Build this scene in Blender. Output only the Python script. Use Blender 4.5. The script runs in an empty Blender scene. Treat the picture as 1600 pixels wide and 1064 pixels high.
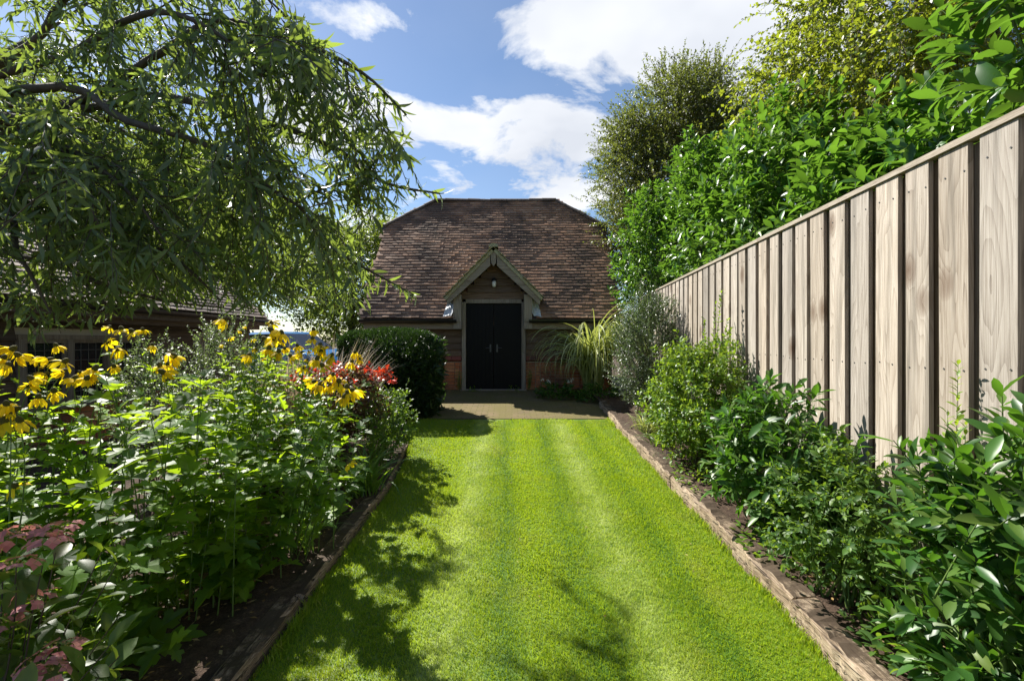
import bpy, math, random
import numpy as np
from mathutils import Vector

random.seed(7)
R = np.random.default_rng(11)
S = bpy.context.scene
COL = S.collection
F, EYE, HY = 711.1, 1.77, 532.0
SLOPE = 0.059


def gz(y):
    """height of the gently rising ground at distance y"""
    return SLOPE * np.clip(y, -6.0, 10.6)


def at(px, py, Y):
    """measured point of the photograph at distance Y -> metres"""
    return np.array([(px - 800) / F * Y, Y, EYE + (HY - py) / F * Y])


def nrm(a):
    return a / np.maximum(np.linalg.norm(a, axis=-1, keepdims=True), 1e-9)


# ------------------------------------------------------------------ objects
def tag(o, label=None, cat=None, group=None, kind=None):
    if label: o['label'] = label
    if cat: o['category'] = cat
    if group: o['group'] = group
    if kind: o['kind'] = kind
    return o


def thing(name, loc, label, cat, group=None, rz=0.0):
    o = bpy.data.objects.new(name, None)
    COL.objects.link(o)
    o.location = tuple(float(v) for v in loc)
    o.rotation_euler = (0, 0, rz)
    o.empty_display_size = 0.1
    return tag(o, label, cat, group)


class Geo:
    def __init__(s):
        s.V, s.F, s.n = [], [], 0

    def add(s, V, faces, mi=0):
        """V (k,3); faces list of int arrays (m,3) or (m,4)"""
        V = np.asarray(V, dtype=np.float64).reshape(-1, 3)
        for f in faces:
            f = np.asarray(f, dtype=np.int64)
            if f.size:
                s.F.append((f + s.n, mi))
        s.V.append(V)
        s.n += len(V)
        return s

    def build(s, name, mats, parent=None, smooth=False, world=True):
        """one mesh object; vertices are given in world metres and made local to the parent"""
        V = np.concatenate(s.V) if s.V else np.zeros((0, 3))
        if parent is not None and world:
            V = V - np.array(parent.location)
            p = parent.parent
            while p is not None:
                V = V - np.array(p.location)
                p = p.parent
        me = bpy.data.meshes.new(name)
        me.vertices.add(len(V))
        me.vertices.foreach_set('co', V.astype(np.float32).ravel())
        nl = sum(f.size for f, _ in s.F)
        npoly = sum(len(f) for f, _ in s.F)
        me.loops.add(nl)
        me.polygons.add(npoly)
        vi = np.concatenate([f.ravel() for f, _ in s.F])
        tot = np.concatenate([np.full(len(f), f.shape[1]) for f, _ in s.F])
        st = np.concatenate([[0], np.cumsum(tot)[:-1]])
        me.loops.foreach_set('vertex_index', vi.astype(np.int32))
        me.polygons.foreach_set('loop_start', st.astype(np.int32))
        me.polygons.foreach_set('material_index', np.concatenate([np.full(len(f), m) for f, m in s.F]).astype(np.int32))
        me.polygons.foreach_set('use_smooth', np.full(npoly, smooth))
        me.update(calc_edges=True)
        if not isinstance(mats, (list, tuple)): mats = [mats]
        for m in mats: me.materials.append(m)
        o = bpy.data.objects.new(name, me)
        COL.objects.link(o)
        if parent is not None: o.parent = parent
        return o


def boxes(g, C, A, B, N, mi=0):
    """boxes from centres and three half-extent vectors, all (n,3)"""
    C, A, B, N = [np.atleast_2d(np.asarray(v, float)) for v in (C, A, B, N)]
    n = len(C)
    A, B, N = [np.broadcast_to(v, (n, 3)) for v in (A, B, N)]
    sg = [(-1, -1, -1), (1, -1, -1), (1, 1, -1), (-1, 1, -1), (-1, -1, 1), (1, -1, 1), (1, 1, 1), (-1, 1, 1)]
    V = np.stack([C + a * A + b * B + c * N for a, b, c in sg], axis=1)
    q = np.array([(0, 3, 2, 1), (4, 5, 6, 7), (0, 1, 5, 4), (1, 2, 6, 5), (2, 3, 7, 6), (3, 0, 4, 7)])
    F_ = (q[None] + (np.arange(n) * 8)[:, None, None]).reshape(-1, 4)
    g.add(V.reshape(-1, 3), [F_], mi)
    return g


def box(g, x0, x1, y0, y1, z0, z1, mi=0):
    return boxes(g, [((x0 + x1) / 2, (y0 + y1) / 2, (z0 + z1) / 2)], [(abs(x1 - x0) / 2, 0, 0)], [(0, abs(y1 - y0) / 2, 0)], [(0, 0, abs(z1 - z0) / 2)], mi)


def tubes(g, P, r, sides=4, mi=0):
    """P (n,k,3) polylines, r (n,k) radii"""
    P = np.asarray(P, float); r = np.asarray(r, float)
    n, k, _ = P.shape
    T = nrm(np.gradient(P, axis=1))
    ref = np.where(np.abs(T[..., 2:3]) > 0.9, np.array([1.0, 0, 0]), np.array([0, 0, 1.0]))
    U = nrm(np.cross(T, ref)); W = np.cross(T, U)
    a = np.arange(sides) / sides * 2 * np.pi
    V = P[:, :, None, :] + r[:, :, None, None] * (np.cos(a)[None, None, :, None] * U[:, :, None, :] + np.sin(a)[None, None, :, None] * W[:, :, None, :])
    idx = np.arange(n * k * sides).reshape(n, k, sides)
    nx = np.roll(idx, -1, axis=2)
    q = np.stack([idx[:, :-1], nx[:, :-1], nx[:, 1:], idx[:, 1:]], axis=-1).reshape(-1, 4)
    g.add(V.reshape(-1, 3), [q], mi)
    if sides == 4:
        g.F.append((idx[:, 0, ::-1].reshape(-1, 4) + g.n - n * k * sides, mi))
        g.F.append((idx[:, -1, :].reshape(-1, 4) + g.n - n * k * sides, mi))
    return g


def spline(pts, k):
    """Catmull-Rom resample of a polyline"""
    p = np.asarray(pts, float)
    p = np.vstack([2 * p[0] - p[1], p, 2 * p[-1] - p[-2]])
    m = len(p) - 3
    t = np.linspace(0, m, k)
    i = np.minimum(t.astype(int), m - 1)
    u = (t - i)[:, None]
    a, b, c, d = p[i], p[i + 1], p[i + 2], p[i + 3]
    return 0.5 * (2 * b + (c - a) * u + (2 * a - 5 * b + 4 * c - d) * u ** 2 + (3 * b - a - 3 * c + d) * u ** 3)


# ------------------------------------------------------------------ leaves
def leaf_tpl(st, fold=0.25, droop=0.25):
    V = [(0, 0, 0, 0)]
    for t, w in st:
        V += [(t, w / 2, -droop * t * t, fold * w / 2), (t, 0, -droop * t * t, 0), (t, -w / 2, -droop * t * t, fold * w / 2)]
    V.append((1, 0, -droop, 0))
    m = len(st); tip = 3 * m + 1
    tr = [(0, 2, 1), (0, 3, 2)]
    q = []
    for i in range(m - 1):
        a = 1 + 3 * i; b = a + 3
        q += [(a, a + 1, b + 1, b), (a + 1, a + 2, b + 2, b + 1)]
    a = 1 + 3 * (m - 1)
    tr += [(a, a + 1, tip), (a + 1, a + 2, tip)]
    return np.array(V, float), [np.array(tr), np.array(q).reshape(-1, 4)]


def lobed_tpl(out, fold=0.25, droop=0.3):
    """out: one half of the outline from base to tip as (u, v)"""
    ring = [(0, 0)] + list(out) + [(1, 0)] + [(u, -v) for u, v in reversed(out)]
    V = [(0.42, 0, -droop * 0.42 ** 2, 0)] + [(u, v, -droop * u * u, fold * abs(v)) for u, v in ring]
    n = len(ring)
    tr = [(0, 1 + (i + 1) % n, 1 + i) for i in range(n)]
    return np.array(V, float), [np.array(tr)]


NARROW = leaf_tpl([(0.3, 0.9), (0.7, 0.75)], 0.3, 0.28)
WILLOW = leaf_tpl([(0.2, 0.8), (0.5, 1.0), (0.8, 0.6)], 0.3, 0.42)
OVAL = leaf_tpl([(0.25, 0.75), (0.55, 1.0), (0.82, 0.62)], 0.3, 0.22)
SMALL = leaf_tpl([(0.5, 1.0)], 0.25, 0.1)
LONGOVAL = leaf_tpl([(0.2, 0.6), (0.5, 1.0), (0.8, 0.68)], 0.35, 0.2)
PETAL = leaf_tpl([(0.3, 0.75), (0.75, 1.0)], 0.15, 0.55)
LOBED = lobed_tpl([(0.1, 0.12), (0.16, 0.36), (0.34, 0.52), (0.42, 0.36), (0.46, 0.2), (0.58, 0.42), (0.76, 0.4), (0.72, 0.2), (0.86, 0.16)], 0.3, 0.3)


def leaves(g, P, D, N, L, W, tpl, mi=0, curl=0.5):
    n = len(P)
    if n == 0: return g
    V, faces = tpl
    D = nrm(D)
    Sd = nrm(np.cross(D, N)); N = np.cross(Sd, D)
    L = np.broadcast_to(np.asarray(L, float), (n,))[:, None, None]
    W = np.broadcast_to(np.asarray(W, float), (n,))[:, None, None]
    c = (1 + curl * R.uniform(-1.3, 1.3, n))[:, None, None]
    tw = R.normal(0, 0.10, n)[:, None, None]
    u, v, zd, zf = [V[None, :, i:i + 1] for i in range(4)]
    X = P[:, None] + u * L * D[:, None] + v * W * Sd[:, None] + (zd * L * c + zf * W + tw * v * u * L) * N[:, None]
    off = (np.arange(n) * len(V))[:, None, None]
    g.add(X.reshape(-1, 3), [(f[None] + off).reshape(-1, f.shape[1]) for f in faces if len(f)], mi)
    return g


def rdir(n, up=0.0):
    v = nrm(R.normal(size=(n, 3)))
    v[:, 2] += up
    return nrm(v)


def shoot_paths(P, D, L, k=5, grav=0.15, wob=0.05):
    n = len(P)
    s = np.linspace(0, 1, k)[None, :, None]
    L = np.broadcast_to(np.asarray(L, float), (n,))[:, None, None]
    w = R.normal(0, wob, (n, 1, 3))
    X = P[:, None] + D[:, None] * L * s + L * s ** 2 * (w + np.array([0, 0, -1.0]) * np.asarray(grav).reshape(-1, 1, 1))
    return X


def dress(gl, gs, X, nl, L, W, tpl, ang=0.9, r0=0.003, s0=0.1, jit=0.3, sides=3, lj=0.25, up=0.7, mi=0, tipbias=1.0, keep=None, shrink=0.25, hang=0.0, flat=1.0):
    """leaves round shoots X (n,k,3); stems go to gs"""
    n, k, _ = X.shape
    if gs is not None:
        rr = np.linspace(r0, r0 * 0.4, k)[None] * np.ones((n, 1))
        tubes(gs, X, rr, sides)
    t = (s0 + (1 - s0) * ((np.arange(nl) + 0.5) / nl) ** tipbias)[None] + R.normal(0, 0.3 / nl, (n, nl))
    t = np.clip(t, 0, 1)
    f = t * (k - 1); i = np.minimum(f.astype(int), k - 2); u = (f - i)[..., None]
    ii = np.arange(n)[:, None]
    P = X[ii, i] * (1 - u) + X[ii, i + 1] * u
    T = nrm(X[ii, i + 1] - X[ii, i])
    ph = R.uniform(0, 6.28, (n, 1)) + np.arange(nl)[None] * 2.4 + R.normal(0, 0.3, (n, nl))
    ref = np.where(np.abs(T[..., 2:3]) > 0.9, np.array([1.0, 0, 0]), np.array([0, 0, 1.0]))
    U = nrm(np.cross(T, ref)); Vv = np.cross(T, U)
    rad = np.cos(ph)[..., None] * U + np.sin(ph)[..., None] * Vv
    a = (ang * (1.15 - 0.5 * t))[..., None]
    D = nrm(T * np.cos(a) + rad * np.sin(a) + R.normal(0, jit * 0.5, (n, nl, 3)))
    if hang: D = nrm(D - np.array([0, 0, hang]))
    if flat != 1.0: D = nrm(D * np.array([1, 1, flat]))
    Nn = nrm(T * 0.5 * flat + np.array([0, 0, up]) + R.normal(0, jit, (n, nl, 3)))
    sc = (1 - shrink * t) * (1 + R.normal(0, lj, (n, nl)).clip(-0.6, 0.6))
    P, D, Nn, sc = P.reshape(-1, 3), D.reshape(-1, 3), Nn.reshape(-1, 3), sc.ravel()
    if keep is not None:
        m = keep(P + D * L * 0.6) & keep(P)
        P, D, Nn, sc = P[m], D[m], Nn[m], sc[m]
    leaves(gl, P, D, Nn, sc * L, sc * W, tpl, mi)


def straps(g, P, az, el, L, W, bend, k=7, mi=0, pw_=1.3):
    """arching strap leaves / grass blades"""
    n = len(P)
    s = np.linspace(0, 1, k)
    th = el[:, None] - bend[:, None] * s[None] ** pw_
    h = np.stack([np.cos(az), np.sin(az), np.zeros(n)], -1)
    st = (L / (k - 1))[:, None, None] * (np.cos(th)[..., None] * h[:, None] + np.sin(th)[..., None] * np.array([0, 0, 1.0]))
    X = P[:, None] + np.concatenate([np.zeros((n, 1, 3)), np.cumsum(st[:, :-1], 1)], 1)
    side = np.stack([-np.sin(az), np.cos(az), np.zeros(n)], -1) + R.normal(0, 0.35, (n, 3))
    side = nrm(side)
    pw = (np.minimum(1, 0.55 + 1.5 * s) * (1 - s ** 2.2) + 0.02)[None, :, None]
    off = side[:, None] * W[:, None, None] * pw * 0.5
    V = np.stack([X - off, X + off], 2)
    idx = np.arange(n * k * 2).reshape(n, k, 2)
    q = np.stack([idx[:, :-1, 0], idx[:, :-1, 1], idx[:, 1:, 1], idx[:, 1:, 0]], -1).reshape(-1, 4)
    g.add(V.reshape(-1, 3), [q], mi)
    return X


# ------------------------------------------------------------------ materials
def nodes(name):
    m = bpy.data.materials.new(name); m.use_nodes = True
    nt = m.node_tree; nt.nodes.clear()
    out = nt.nodes.new('ShaderNodeOutputMaterial')
    return m, nt, out


def nd(nt, typ, inp=None, **props):
    n = nt.nodes.new(typ)
    for k, v in props.items(): setattr(n, k, v)
    for k, v in (inp or {}).items():
        s = n.inputs[k]
        if isinstance(v, bpy.types.NodeSocket): nt.links.new(v, s)
        else: s.default_value = v
    return n


def math_(nt, op, a, b=None, c=None, clamp=False):
    inp = {0: a}
    if b is not None: inp[1] = b
    if c is not None: inp[2] = c
    return nd(nt, 'ShaderNodeMath', inp, operation=op, use_clamp=clamp).outputs[0]


def mixc(nt, f, a, b, mode='MIX'):
    n = nt.nodes.new('ShaderNodeMix'); n.data_type = 'RGBA'; n.blend_type = mode; n.clamp_factor = True
    for s, v in ((n.inputs[0], f), (n.inputs[6], a), (n.inputs[7], b)):
        if isinstance(v, bpy.types.NodeSocket): nt.links.new(v, s)
        else: s.default_value = v if not isinstance(v, tuple) or len(v) == 4 else (*v, 1)
    return n.outputs[2]


def ramp(nt, f, stops, interp='LINEAR'):
    n = nt.nodes.new('ShaderNodeValToRGB'); nt.links.new(f, n.inputs[0])
    n.color_ramp.interpolation = interp
    e = n.color_ramp.elements
    while len(e) < len(stops): e.new(0.5)
    for el, (p, c) in zip(e, stops):
        el.position = p
        el.color = (*c, 1) if isinstance(c, tuple) else (c, c, c, 1)
    return n.outputs[0]


def objco(nt, scale=(1, 1, 1), off=None):
    tc = nt.nodes.new('ShaderNodeTexCoord').outputs['Object']
    mp = nd(nt, 'ShaderNodeMapping', {'Vector': tc, 'Scale': scale})
    if off is not None:
        return nd(nt, 'ShaderNodeVectorMath', {0: mp.outputs[0], 1: off}, operation='ADD').outputs[0]
    return mp.outputs[0]


def noise(nt, vec, scale, detail=4, rough=0.55, dist=0.0):
    n = nd(nt, 'ShaderNodeTexNoise', {'Vector': vec, 'Scale': scale, 'Detail': detail, 'Roughness': rough, 'Distortion': dist})
    return n.outputs[0]


def island(nt):
    return nt.nodes.new('ShaderNodeNewGeometry').outputs['Random Per Island']


def leaf_mat(name, cols, trans, rough=0.42, tmix=0.38, spec=0.5):
    """cols: list of 2-4 base colours a leaf picks from; trans: colour of the light that passes through"""
    m, nt, out = nodes(name)
    r = island(nt)
    base = ramp(nt, r, [(i / max(1, len(cols) - 1), c) for i, c in enumerate(cols)])
    r2 = math_(nt, 'FRACT', math_(nt, 'MULTIPLY', r, 37.7))
    val = math_(nt, 'MULTIPLY_ADD', r2, 0.6, 0.7)
    hsv = nd(nt, 'ShaderNodeHueSaturation', {'Color': base, 'Value': val})
    tr = nd(nt, 'ShaderNodeHueSaturation', {'Color': (*trans, 1), 'Value': val})
    p = nd(nt, 'ShaderNodeBsdfPrincipled', {'Base Color': hsv.outputs[0], 'Roughness': rough, 'Specular IOR Level': spec})
    t = nd(nt, 'ShaderNodeBsdfTranslucent', {'Color': tr.outputs[0]})
    mx = nd(nt, 'ShaderNodeMixShader', {0: tmix, 1: p.outputs[0], 2: t.outputs[0]})
    nt.links.new(mx.outputs[0], out.inputs[0])
    return m


def plain_mat(name, col, rough=0.6, spec=0.4, metal=0.0, bump=0.0, bscale=40, var=0.15):
    m, nt, out = nodes(name)
    co = objco(nt)
    n1 = noise(nt, co, bscale, 5)
    c = mixc(nt, n1, tuple(v * (1 - var) for v in col), tuple(min(1, v * (1 + var)) for v in col))
    p = nd(nt, 'ShaderNodeBsdfPrincipled', {'Base Color': c, 'Roughness': rough, 'Specular IOR Level': spec, 'Metallic': metal})
    if bump:
        b = nd(nt, 'ShaderNodeBump', {'Height': n1, 'Strength': bump, 'Distance': 0.01})
        nt.links.new(b.outputs[0], p.inputs['Normal'])
    nt.links.new(p.outputs[0], out.inputs[0])
    return m


def wood_mat(name, dark, mid, light, axis=2, grain=1.0, knots=True, rough=0.75, bump=0.35, tint=0.35, knotcol=(0.10, 0.055, 0.03), cracks=False, stains=False):
    """weathered timber; axis = the way the grain runs"""
    m, nt, out = nodes(name)
    r = island(nt)
    off = nd(nt, 'ShaderNodeCombineXYZ', {0: math_(nt, 'MULTIPLY', r, 31.0), 1: math_(nt, 'MULTIPLY', r, 57.0), 2: math_(nt, 'MULTIPLY', r, 83.0)}).outputs[0]
    sl = [1.0, 1.0, 1.0]; sl[axis] = 0.11
    low = objco(nt, tuple(sl), off)
    # knots: sparse cells along the grain
    sk = [3.4, 3.4, 3.4]; sk[axis] = 2.0
    if axis == 2: sk[0] = 0.5
    kc = objco(nt, tuple(sk), off)
    vor = nd(nt, 'ShaderNodeTexVoronoi', {'Vector': kc, 'Scale': 1.0, 'Randomness': 1.0})
    d = vor.outputs['Distance']
    big = noise(nt, low, 4.0, 2)
    knot = math_(nt, 'SUBTRACT', 1.0, math_(nt, 'MULTIPLY', d, 4.6), clamp=True)
    pull = math_(nt, 'POWER', math_(nt, 'SUBTRACT', 1.0, d, clamp=True), 5.0)
    phase = math_(nt, 'ADD', math_(nt, 'MULTIPLY', big, 15.0 * grain), math_(nt, 'MULTIPLY', pull, 3.2 if knots else 0.0))
    ring = math_(nt, 'POWER', math_(nt, 'FRACT', phase), 2.5)
    fs = [150.0, 150.0, 150.0]; fs[axis] = 9.0 if cracks else 3.0
    fine = noise(nt, objco(nt, tuple(fs), off), 1.0, 5, 0.7)
    blot = noise(nt, objco(nt, tuple(sl), off), 2.2, 5, 0.65)
    f = math_(nt, 'ADD', math_(nt, 'MULTIPLY', ring, -0.14), math_(nt, 'ADD', math_(nt, 'MULTIPLY', fine, 0.85), math_(nt, 'MULTIPLY', blot, 0.32)))
    c = ramp(nt, f, [(0.27, dark), (0.49, mid), (0.72, light)])
    if cracks:
        cs = [80.0, 80.0, 80.0]; cs[axis] = 4.0
        crk = noise(nt, objco(nt, tuple(cs), off), 1.0, 3, 0.6, 0.6)
        c = mixc(nt, ramp(nt, crk, [(0.36, 1.0), (0.45, 0.0)]), c, (0.012, 0.008, 0.006))
        nz = nd(nt, 'ShaderNodeSeparateXYZ', {0: nt.nodes.new('ShaderNodeNewGeometry').outputs['True Normal']}).outputs[2]
        dirt = math_(nt, 'MULTIPLY', ramp(nt, nz, [(0.6, 0.0), (0.85, 1.0)]), ramp(nt, noise(nt, objco(nt), 5.0, 6, 0.75), [(0.32, 0.0), (0.5, 0.95)]))
        c = mixc(nt, dirt, c, (0.05, 0.034, 0.022))
    if stains:
        st = [16.0, 16.0, 16.0]; st[axis] = 0.7
        sn = noise(nt, objco(nt, tuple(st), off), 1.0, 4, 0.6)
        c = mixc(nt, math_(nt, 'MULTIPLY', ramp(nt, sn, [(0.48, 0.0), (0.64, 1.0)]), 0.6), c, (0.16, 0.14, 0.115))
        oz = nd(nt, 'ShaderNodeSeparateXYZ', {0: nt.nodes.new('ShaderNodeTexCoord').outputs['Object']}).outputs[2]
        alg = math_(nt, 'ADD', math_(nt, 'MULTIPLY', oz, -0.8), math_(nt, 'MULTIPLY', sn, 1.2))
        c = mixc(nt, math_(nt, 'MULTIPLY', ramp(nt, alg, [(0.15, 0.0), (0.6, 1.0)]), 0.5), c, (0.13, 0.135, 0.075))
    rv = math_(nt, 'MULTIPLY_ADD', math_(nt, 'FRACT', math_(nt, 'MULTIPLY', r, 13.3)), tint, 1 - tint / 2)
    c = nd(nt, 'ShaderNodeHueSaturation', {'Color': c, 'Value': rv, 'Saturation': math_(nt, 'MULTIPLY_ADD', math_(nt, 'FRACT', math_(nt, 'MULTIPLY', r, 7.7)), 0.3, 0.85)}).outputs[0]
    if knots:
        c = mixc(nt, math_(nt, 'MULTIPLY', math_(nt, 'POWER', knot, 0.6), 0.85), c, knotcol)
    p = nd(nt, 'ShaderNodeBsdfPrincipled', {'Base Color': c, 'Roughness': rough, 'Specular IOR Level': 0.25})
    b = nd(nt, 'ShaderNodeBump', {'Height': math_(nt, 'SUBTRACT', fine, math_(nt, 'MULTIPLY', ring, 0.4)), 'Strength': bump, 'Distance': 0.004})
    nt.links.new(b.outputs[0], p.inputs['Normal'])
    nt.links.new(p.outputs[0], out.inputs[0])
    return m


def tile_mat(name, cols, moss=0.3):
    m, nt, out = nodes(name)
    r = island(nt)
    c = ramp(nt, r, [(i / (len(cols) - 1), k) for i, k in enumerate(cols)])
    co = objco(nt)
    big = noise(nt, co, 0.85, 6, 0.65)
    st = ramp(nt, big, [(0.44, 0.0), (0.58, 1.0)])
    c = mixc(nt, math_(nt, 'MULTIPLY', st, 0.72), c, (0.06, 0.042, 0.032))  # dark blotches: stains, and on the barn roof tree shade put into colour
    fine = noise(nt, co, 45, 4, 0.7)
    c = mixc(nt, math_(nt, 'MULTIPLY', ramp(nt, fine, [(0.5, 0.0), (0.75, 1.0)]), 0.35), c, (0.20, 0.17, 0.14))
    mo = ramp(nt, noise(nt, co, 3.3, 6, 0.7), [(0.58, 0.0), (0.72, 1.0)])
    c = mixc(nt, math_(nt, 'MULTIPLY', mo, moss), c, (0.06, 0.07, 0.025))
    p = nd(nt, 'ShaderNodeBsdfPrincipled', {'Base Color': c, 'Roughness': 0.8, 'Specular IOR Level': 0.3})
    b = nd(nt, 'ShaderNodeBump', {'Height': fine, 'Strength': 0.5, 'Distance': 0.006})
    nt.links.new(b.outputs[0], p.inputs['Normal'])
    nt.links.new(p.outputs[0], out.inputs[0])
    return m


def soil_mat(name):
    m, nt, out = nodes(name)
    co = objco(nt)
    n1 = noise(nt, co, 14, 8, 0.7); n2 = noise(nt, co, 90, 4, 0.7)
    f = math_(nt, 'MULTIPLY_ADD', n2, 0.5, math_(nt, 'MULTIPLY', n1, 0.6))
    c = ramp(nt, f, [(0.35, (0.022, 0.014, 0.010)), (0.6, (0.09, 0.060, 0.042)), (0.78, (0.24, 0.175, 0.125))])
    p = nd(nt, 'ShaderNodeBsdfPrincipled', {'Base Color': c, 'Roughness': 0.9, 'Specular IOR Level': 0.2})
    b = nd(nt, 'ShaderNodeBump', {'Height': f, 'Strength': 0.9, 'Distance': 0.03})
    nt.links.new(b.outputs[0], p.inputs['Normal'])
    nt.links.new(p.outputs[0], out.inputs[0])
    return m


def grass_mat(name, blades=True):
    m, nt, out = nodes(name)
    geo = nt.nodes.new('ShaderNodeNewGeometry')
    pos = geo.outputs['Position']
    r = geo.outputs['Random Per Island'] if blades else noise(nt, pos, 120, 3)
    base = ramp(nt, r, [(0.0, (0.095, 0.21, 0.010)), (0.5, (0.195, 0.325, 0.014)), (0.85, (0.30, 0.39, 0.025)), (1.0, (0.42, 0.39, 0.10))])
    n1 = noise(nt, pos, 1.7, 4, 0.6)
    dry = ramp(nt, n1, [(0.52, 0.0), (0.72, 1.0)])
    base = mixc(nt, math_(nt, 'MULTIPLY', dry, 0.45), base, (0.34, 0.33, 0.07))
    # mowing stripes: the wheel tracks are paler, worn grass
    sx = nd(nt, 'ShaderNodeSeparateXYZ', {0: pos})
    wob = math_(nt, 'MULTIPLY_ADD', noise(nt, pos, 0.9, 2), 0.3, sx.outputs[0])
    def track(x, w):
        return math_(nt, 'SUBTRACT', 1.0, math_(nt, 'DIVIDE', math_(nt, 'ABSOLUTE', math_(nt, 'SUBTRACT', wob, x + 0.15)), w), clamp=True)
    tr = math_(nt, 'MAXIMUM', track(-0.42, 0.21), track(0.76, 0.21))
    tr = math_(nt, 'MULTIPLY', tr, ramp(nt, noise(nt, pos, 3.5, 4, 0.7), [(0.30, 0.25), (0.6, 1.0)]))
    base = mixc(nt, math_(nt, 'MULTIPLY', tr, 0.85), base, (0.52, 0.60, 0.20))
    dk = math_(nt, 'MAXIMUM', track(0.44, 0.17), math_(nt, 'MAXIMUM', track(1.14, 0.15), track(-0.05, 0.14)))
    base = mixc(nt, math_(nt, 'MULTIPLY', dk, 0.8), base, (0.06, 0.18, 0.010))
    clo = ramp(nt, noise(nt, pos, 5.5, 5, 0.7), [(0.55, 0.0), (0.68, 1.0)])
    base = mixc(nt, math_(nt, 'MULTIPLY', clo, 0.55), base, (0.06, 0.19, 0.02))
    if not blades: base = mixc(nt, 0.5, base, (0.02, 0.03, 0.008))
    p = nd(nt, 'ShaderNodeBsdfPrincipled', {'Base Color': base, 'Roughness': 0.55, 'Specular IOR Level': 0.35})
    if blades:
        t = nd(nt, 'ShaderNodeBsdfTranslucent', {'Color': mixc(nt, 0.5, base, (0.66, 0.82, 0.02))})
        mx = nd(nt, 'ShaderNodeMixShader', {0: 0.45, 1: p.outputs[0], 2: t.outputs[0]})
        nt.links.new(mx.outputs[0], out.inputs[0])
    else:
        nt.links.new(p.outputs[0], out.inputs[0])
    return m


def paver_mat(name):
    m, nt, out = nodes(name)
    co = nt.nodes.new('ShaderNodeNewGeometry').outputs['Position']
    br = nd(nt, 'ShaderNodeTexBrick', {'Vector': co, 'Color1': (0.22, 0.15, 0.10, 1), 'Color2': (0.14, 0.10, 0.072, 1), 'Mortar': (0.07, 0.07, 0.02, 1),
            'Scale': 1.0, 'Mortar Size': 0.008, 'Brick Width': 0.215, 'Row Height': 0.105, 'Mortar Smooth': 0.3})
    n1 = noise(nt, co, 2.3, 6, 0.7); n2 = noise(nt, co, 60, 4, 0.7)
    c = mixc(nt, ramp(nt, n1, [(0.30, 0.2), (0.58, 0.9)]), br.outputs[0], mixc(nt, n2, (0.075, 0.07, 0.014), (0.20, 0.165, 0.065)))
    c = mixc(nt, ramp(nt, n2, [(0.62, 0.0), (0.75, 0.7)]), c, (0.28, 0.23, 0.16))
    p = nd(nt, 'ShaderNodeBsdfPrincipled', {'Base Color': c, 'Roughness': 0.9, 'Specular IOR Level': 0.2})
    h = math_(nt, 'MULTIPLY_ADD', n2, 0.4, br.outputs[1])
    b = nd(nt, 'ShaderNodeBump', {'Height': h, 'Strength': 0.6, 'Distance': 0.006}, invert=True)
    nt.links.new(b.outputs[0], p.inputs['Normal'])
    nt.links.new(p.outputs[0], out.inputs[0])
    return m


def glass_mat(name):
    m, nt, out = nodes(name)
    co = objco(nt)
    p = nd(nt, 'ShaderNodeBsdfPrincipled', {'Base Color': mixc(nt, noise(nt, co, 1.5), (0.012, 0.013, 0.015), (0.03, 0.03, 0.03)), 'Roughness': 0.06, 'Specular IOR Level': 0.8})
    b = nd(nt, 'ShaderNodeBump', {'Height': noise(nt, co, 5, 2), 'Strength': 0.15, 'Distance': 0.01})
    nt.links.new(b.outputs[0], p.inputs['Normal'])
    nt.links.new(p.outputs[0], out.inputs[0])
    return m


M = {}
M['pear'] = leaf_mat('silver green narrow leaf', [(0.045, 0.075, 0.034), (0.080, 0.12, 0.054), (0.17, 0.215, 0.13)], (0.34, 0.46, 0.06), 0.42, 0.36, 0.45)
M['laurel'] = leaf_mat('glossy laurel leaf', [(0.016, 0.055, 0.012), (0.028, 0.095, 0.016), (0.05, 0.15, 0.02), (0.075, 0.18, 0.022), (0.17, 0.25, 0.03)], (0.20, 0.40, 0.03), 0.34, 0.32, 0.45)
M['laurel_dark'] = leaf_mat('glossy dark laurel leaf', [(0.016, 0.048, 0.012), (0.030, 0.085, 0.018), (0.05, 0.125, 0.024), (0.075, 0.15, 0.028), (0.10, 0.15, 0.03)], (0.15, 0.36, 0.02), 0.38, 0.28, 0.36)
M['lime'] = leaf_mat('fresh lime leaf', [(0.10, 0.22, 0.02), (0.17, 0.30, 0.03), (0.26, 0.36, 0.04)], (0.45, 0.62, 0.04), 0.4, 0.4)
M['cone'] = leaf_mat('coneflower leaf', [(0.014, 0.045, 0.009), (0.032, 0.09, 0.014), (0.055, 0.135, 0.018), (0.085, 0.18, 0.02), (0.12, 0.22, 0.024), (0.17, 0.26, 0.03)], (0.44, 0.64, 0.02), 0.48, 0.44, 0.35)
M['privet'] = leaf_mat('light green shrub leaf', [(0.045, 0.11, 0.014), (0.08, 0.17, 0.02), (0.15, 0.24, 0.03)], (0.34, 0.50, 0.03), 0.42, 0.36, 0.35)
M['grey'] = leaf_mat('small grey green leaf', [(0.035, 0.060, 0.030), (0.06, 0.095, 0.05), (0.14, 0.18, 0.12)], (0.18, 0.28, 0.06), 0.35, 0.25, 0.55)
M['greylight'] = leaf_mat('pale grey green leaf', [(0.07, 0.11, 0.05), (0.12, 0.17, 0.08), (0.26, 0.31, 0.19)], (0.30, 0.42, 0.10), 0.4, 0.32, 0.4)
M['rose'] = leaf_mat('rose leaf', [(0.03, 0.075, 0.022), (0.055, 0.12, 0.028), (0.12, 0.20, 0.035)], (0.28, 0.44, 0.03), 0.44, 0.35, 0.28)
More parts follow.
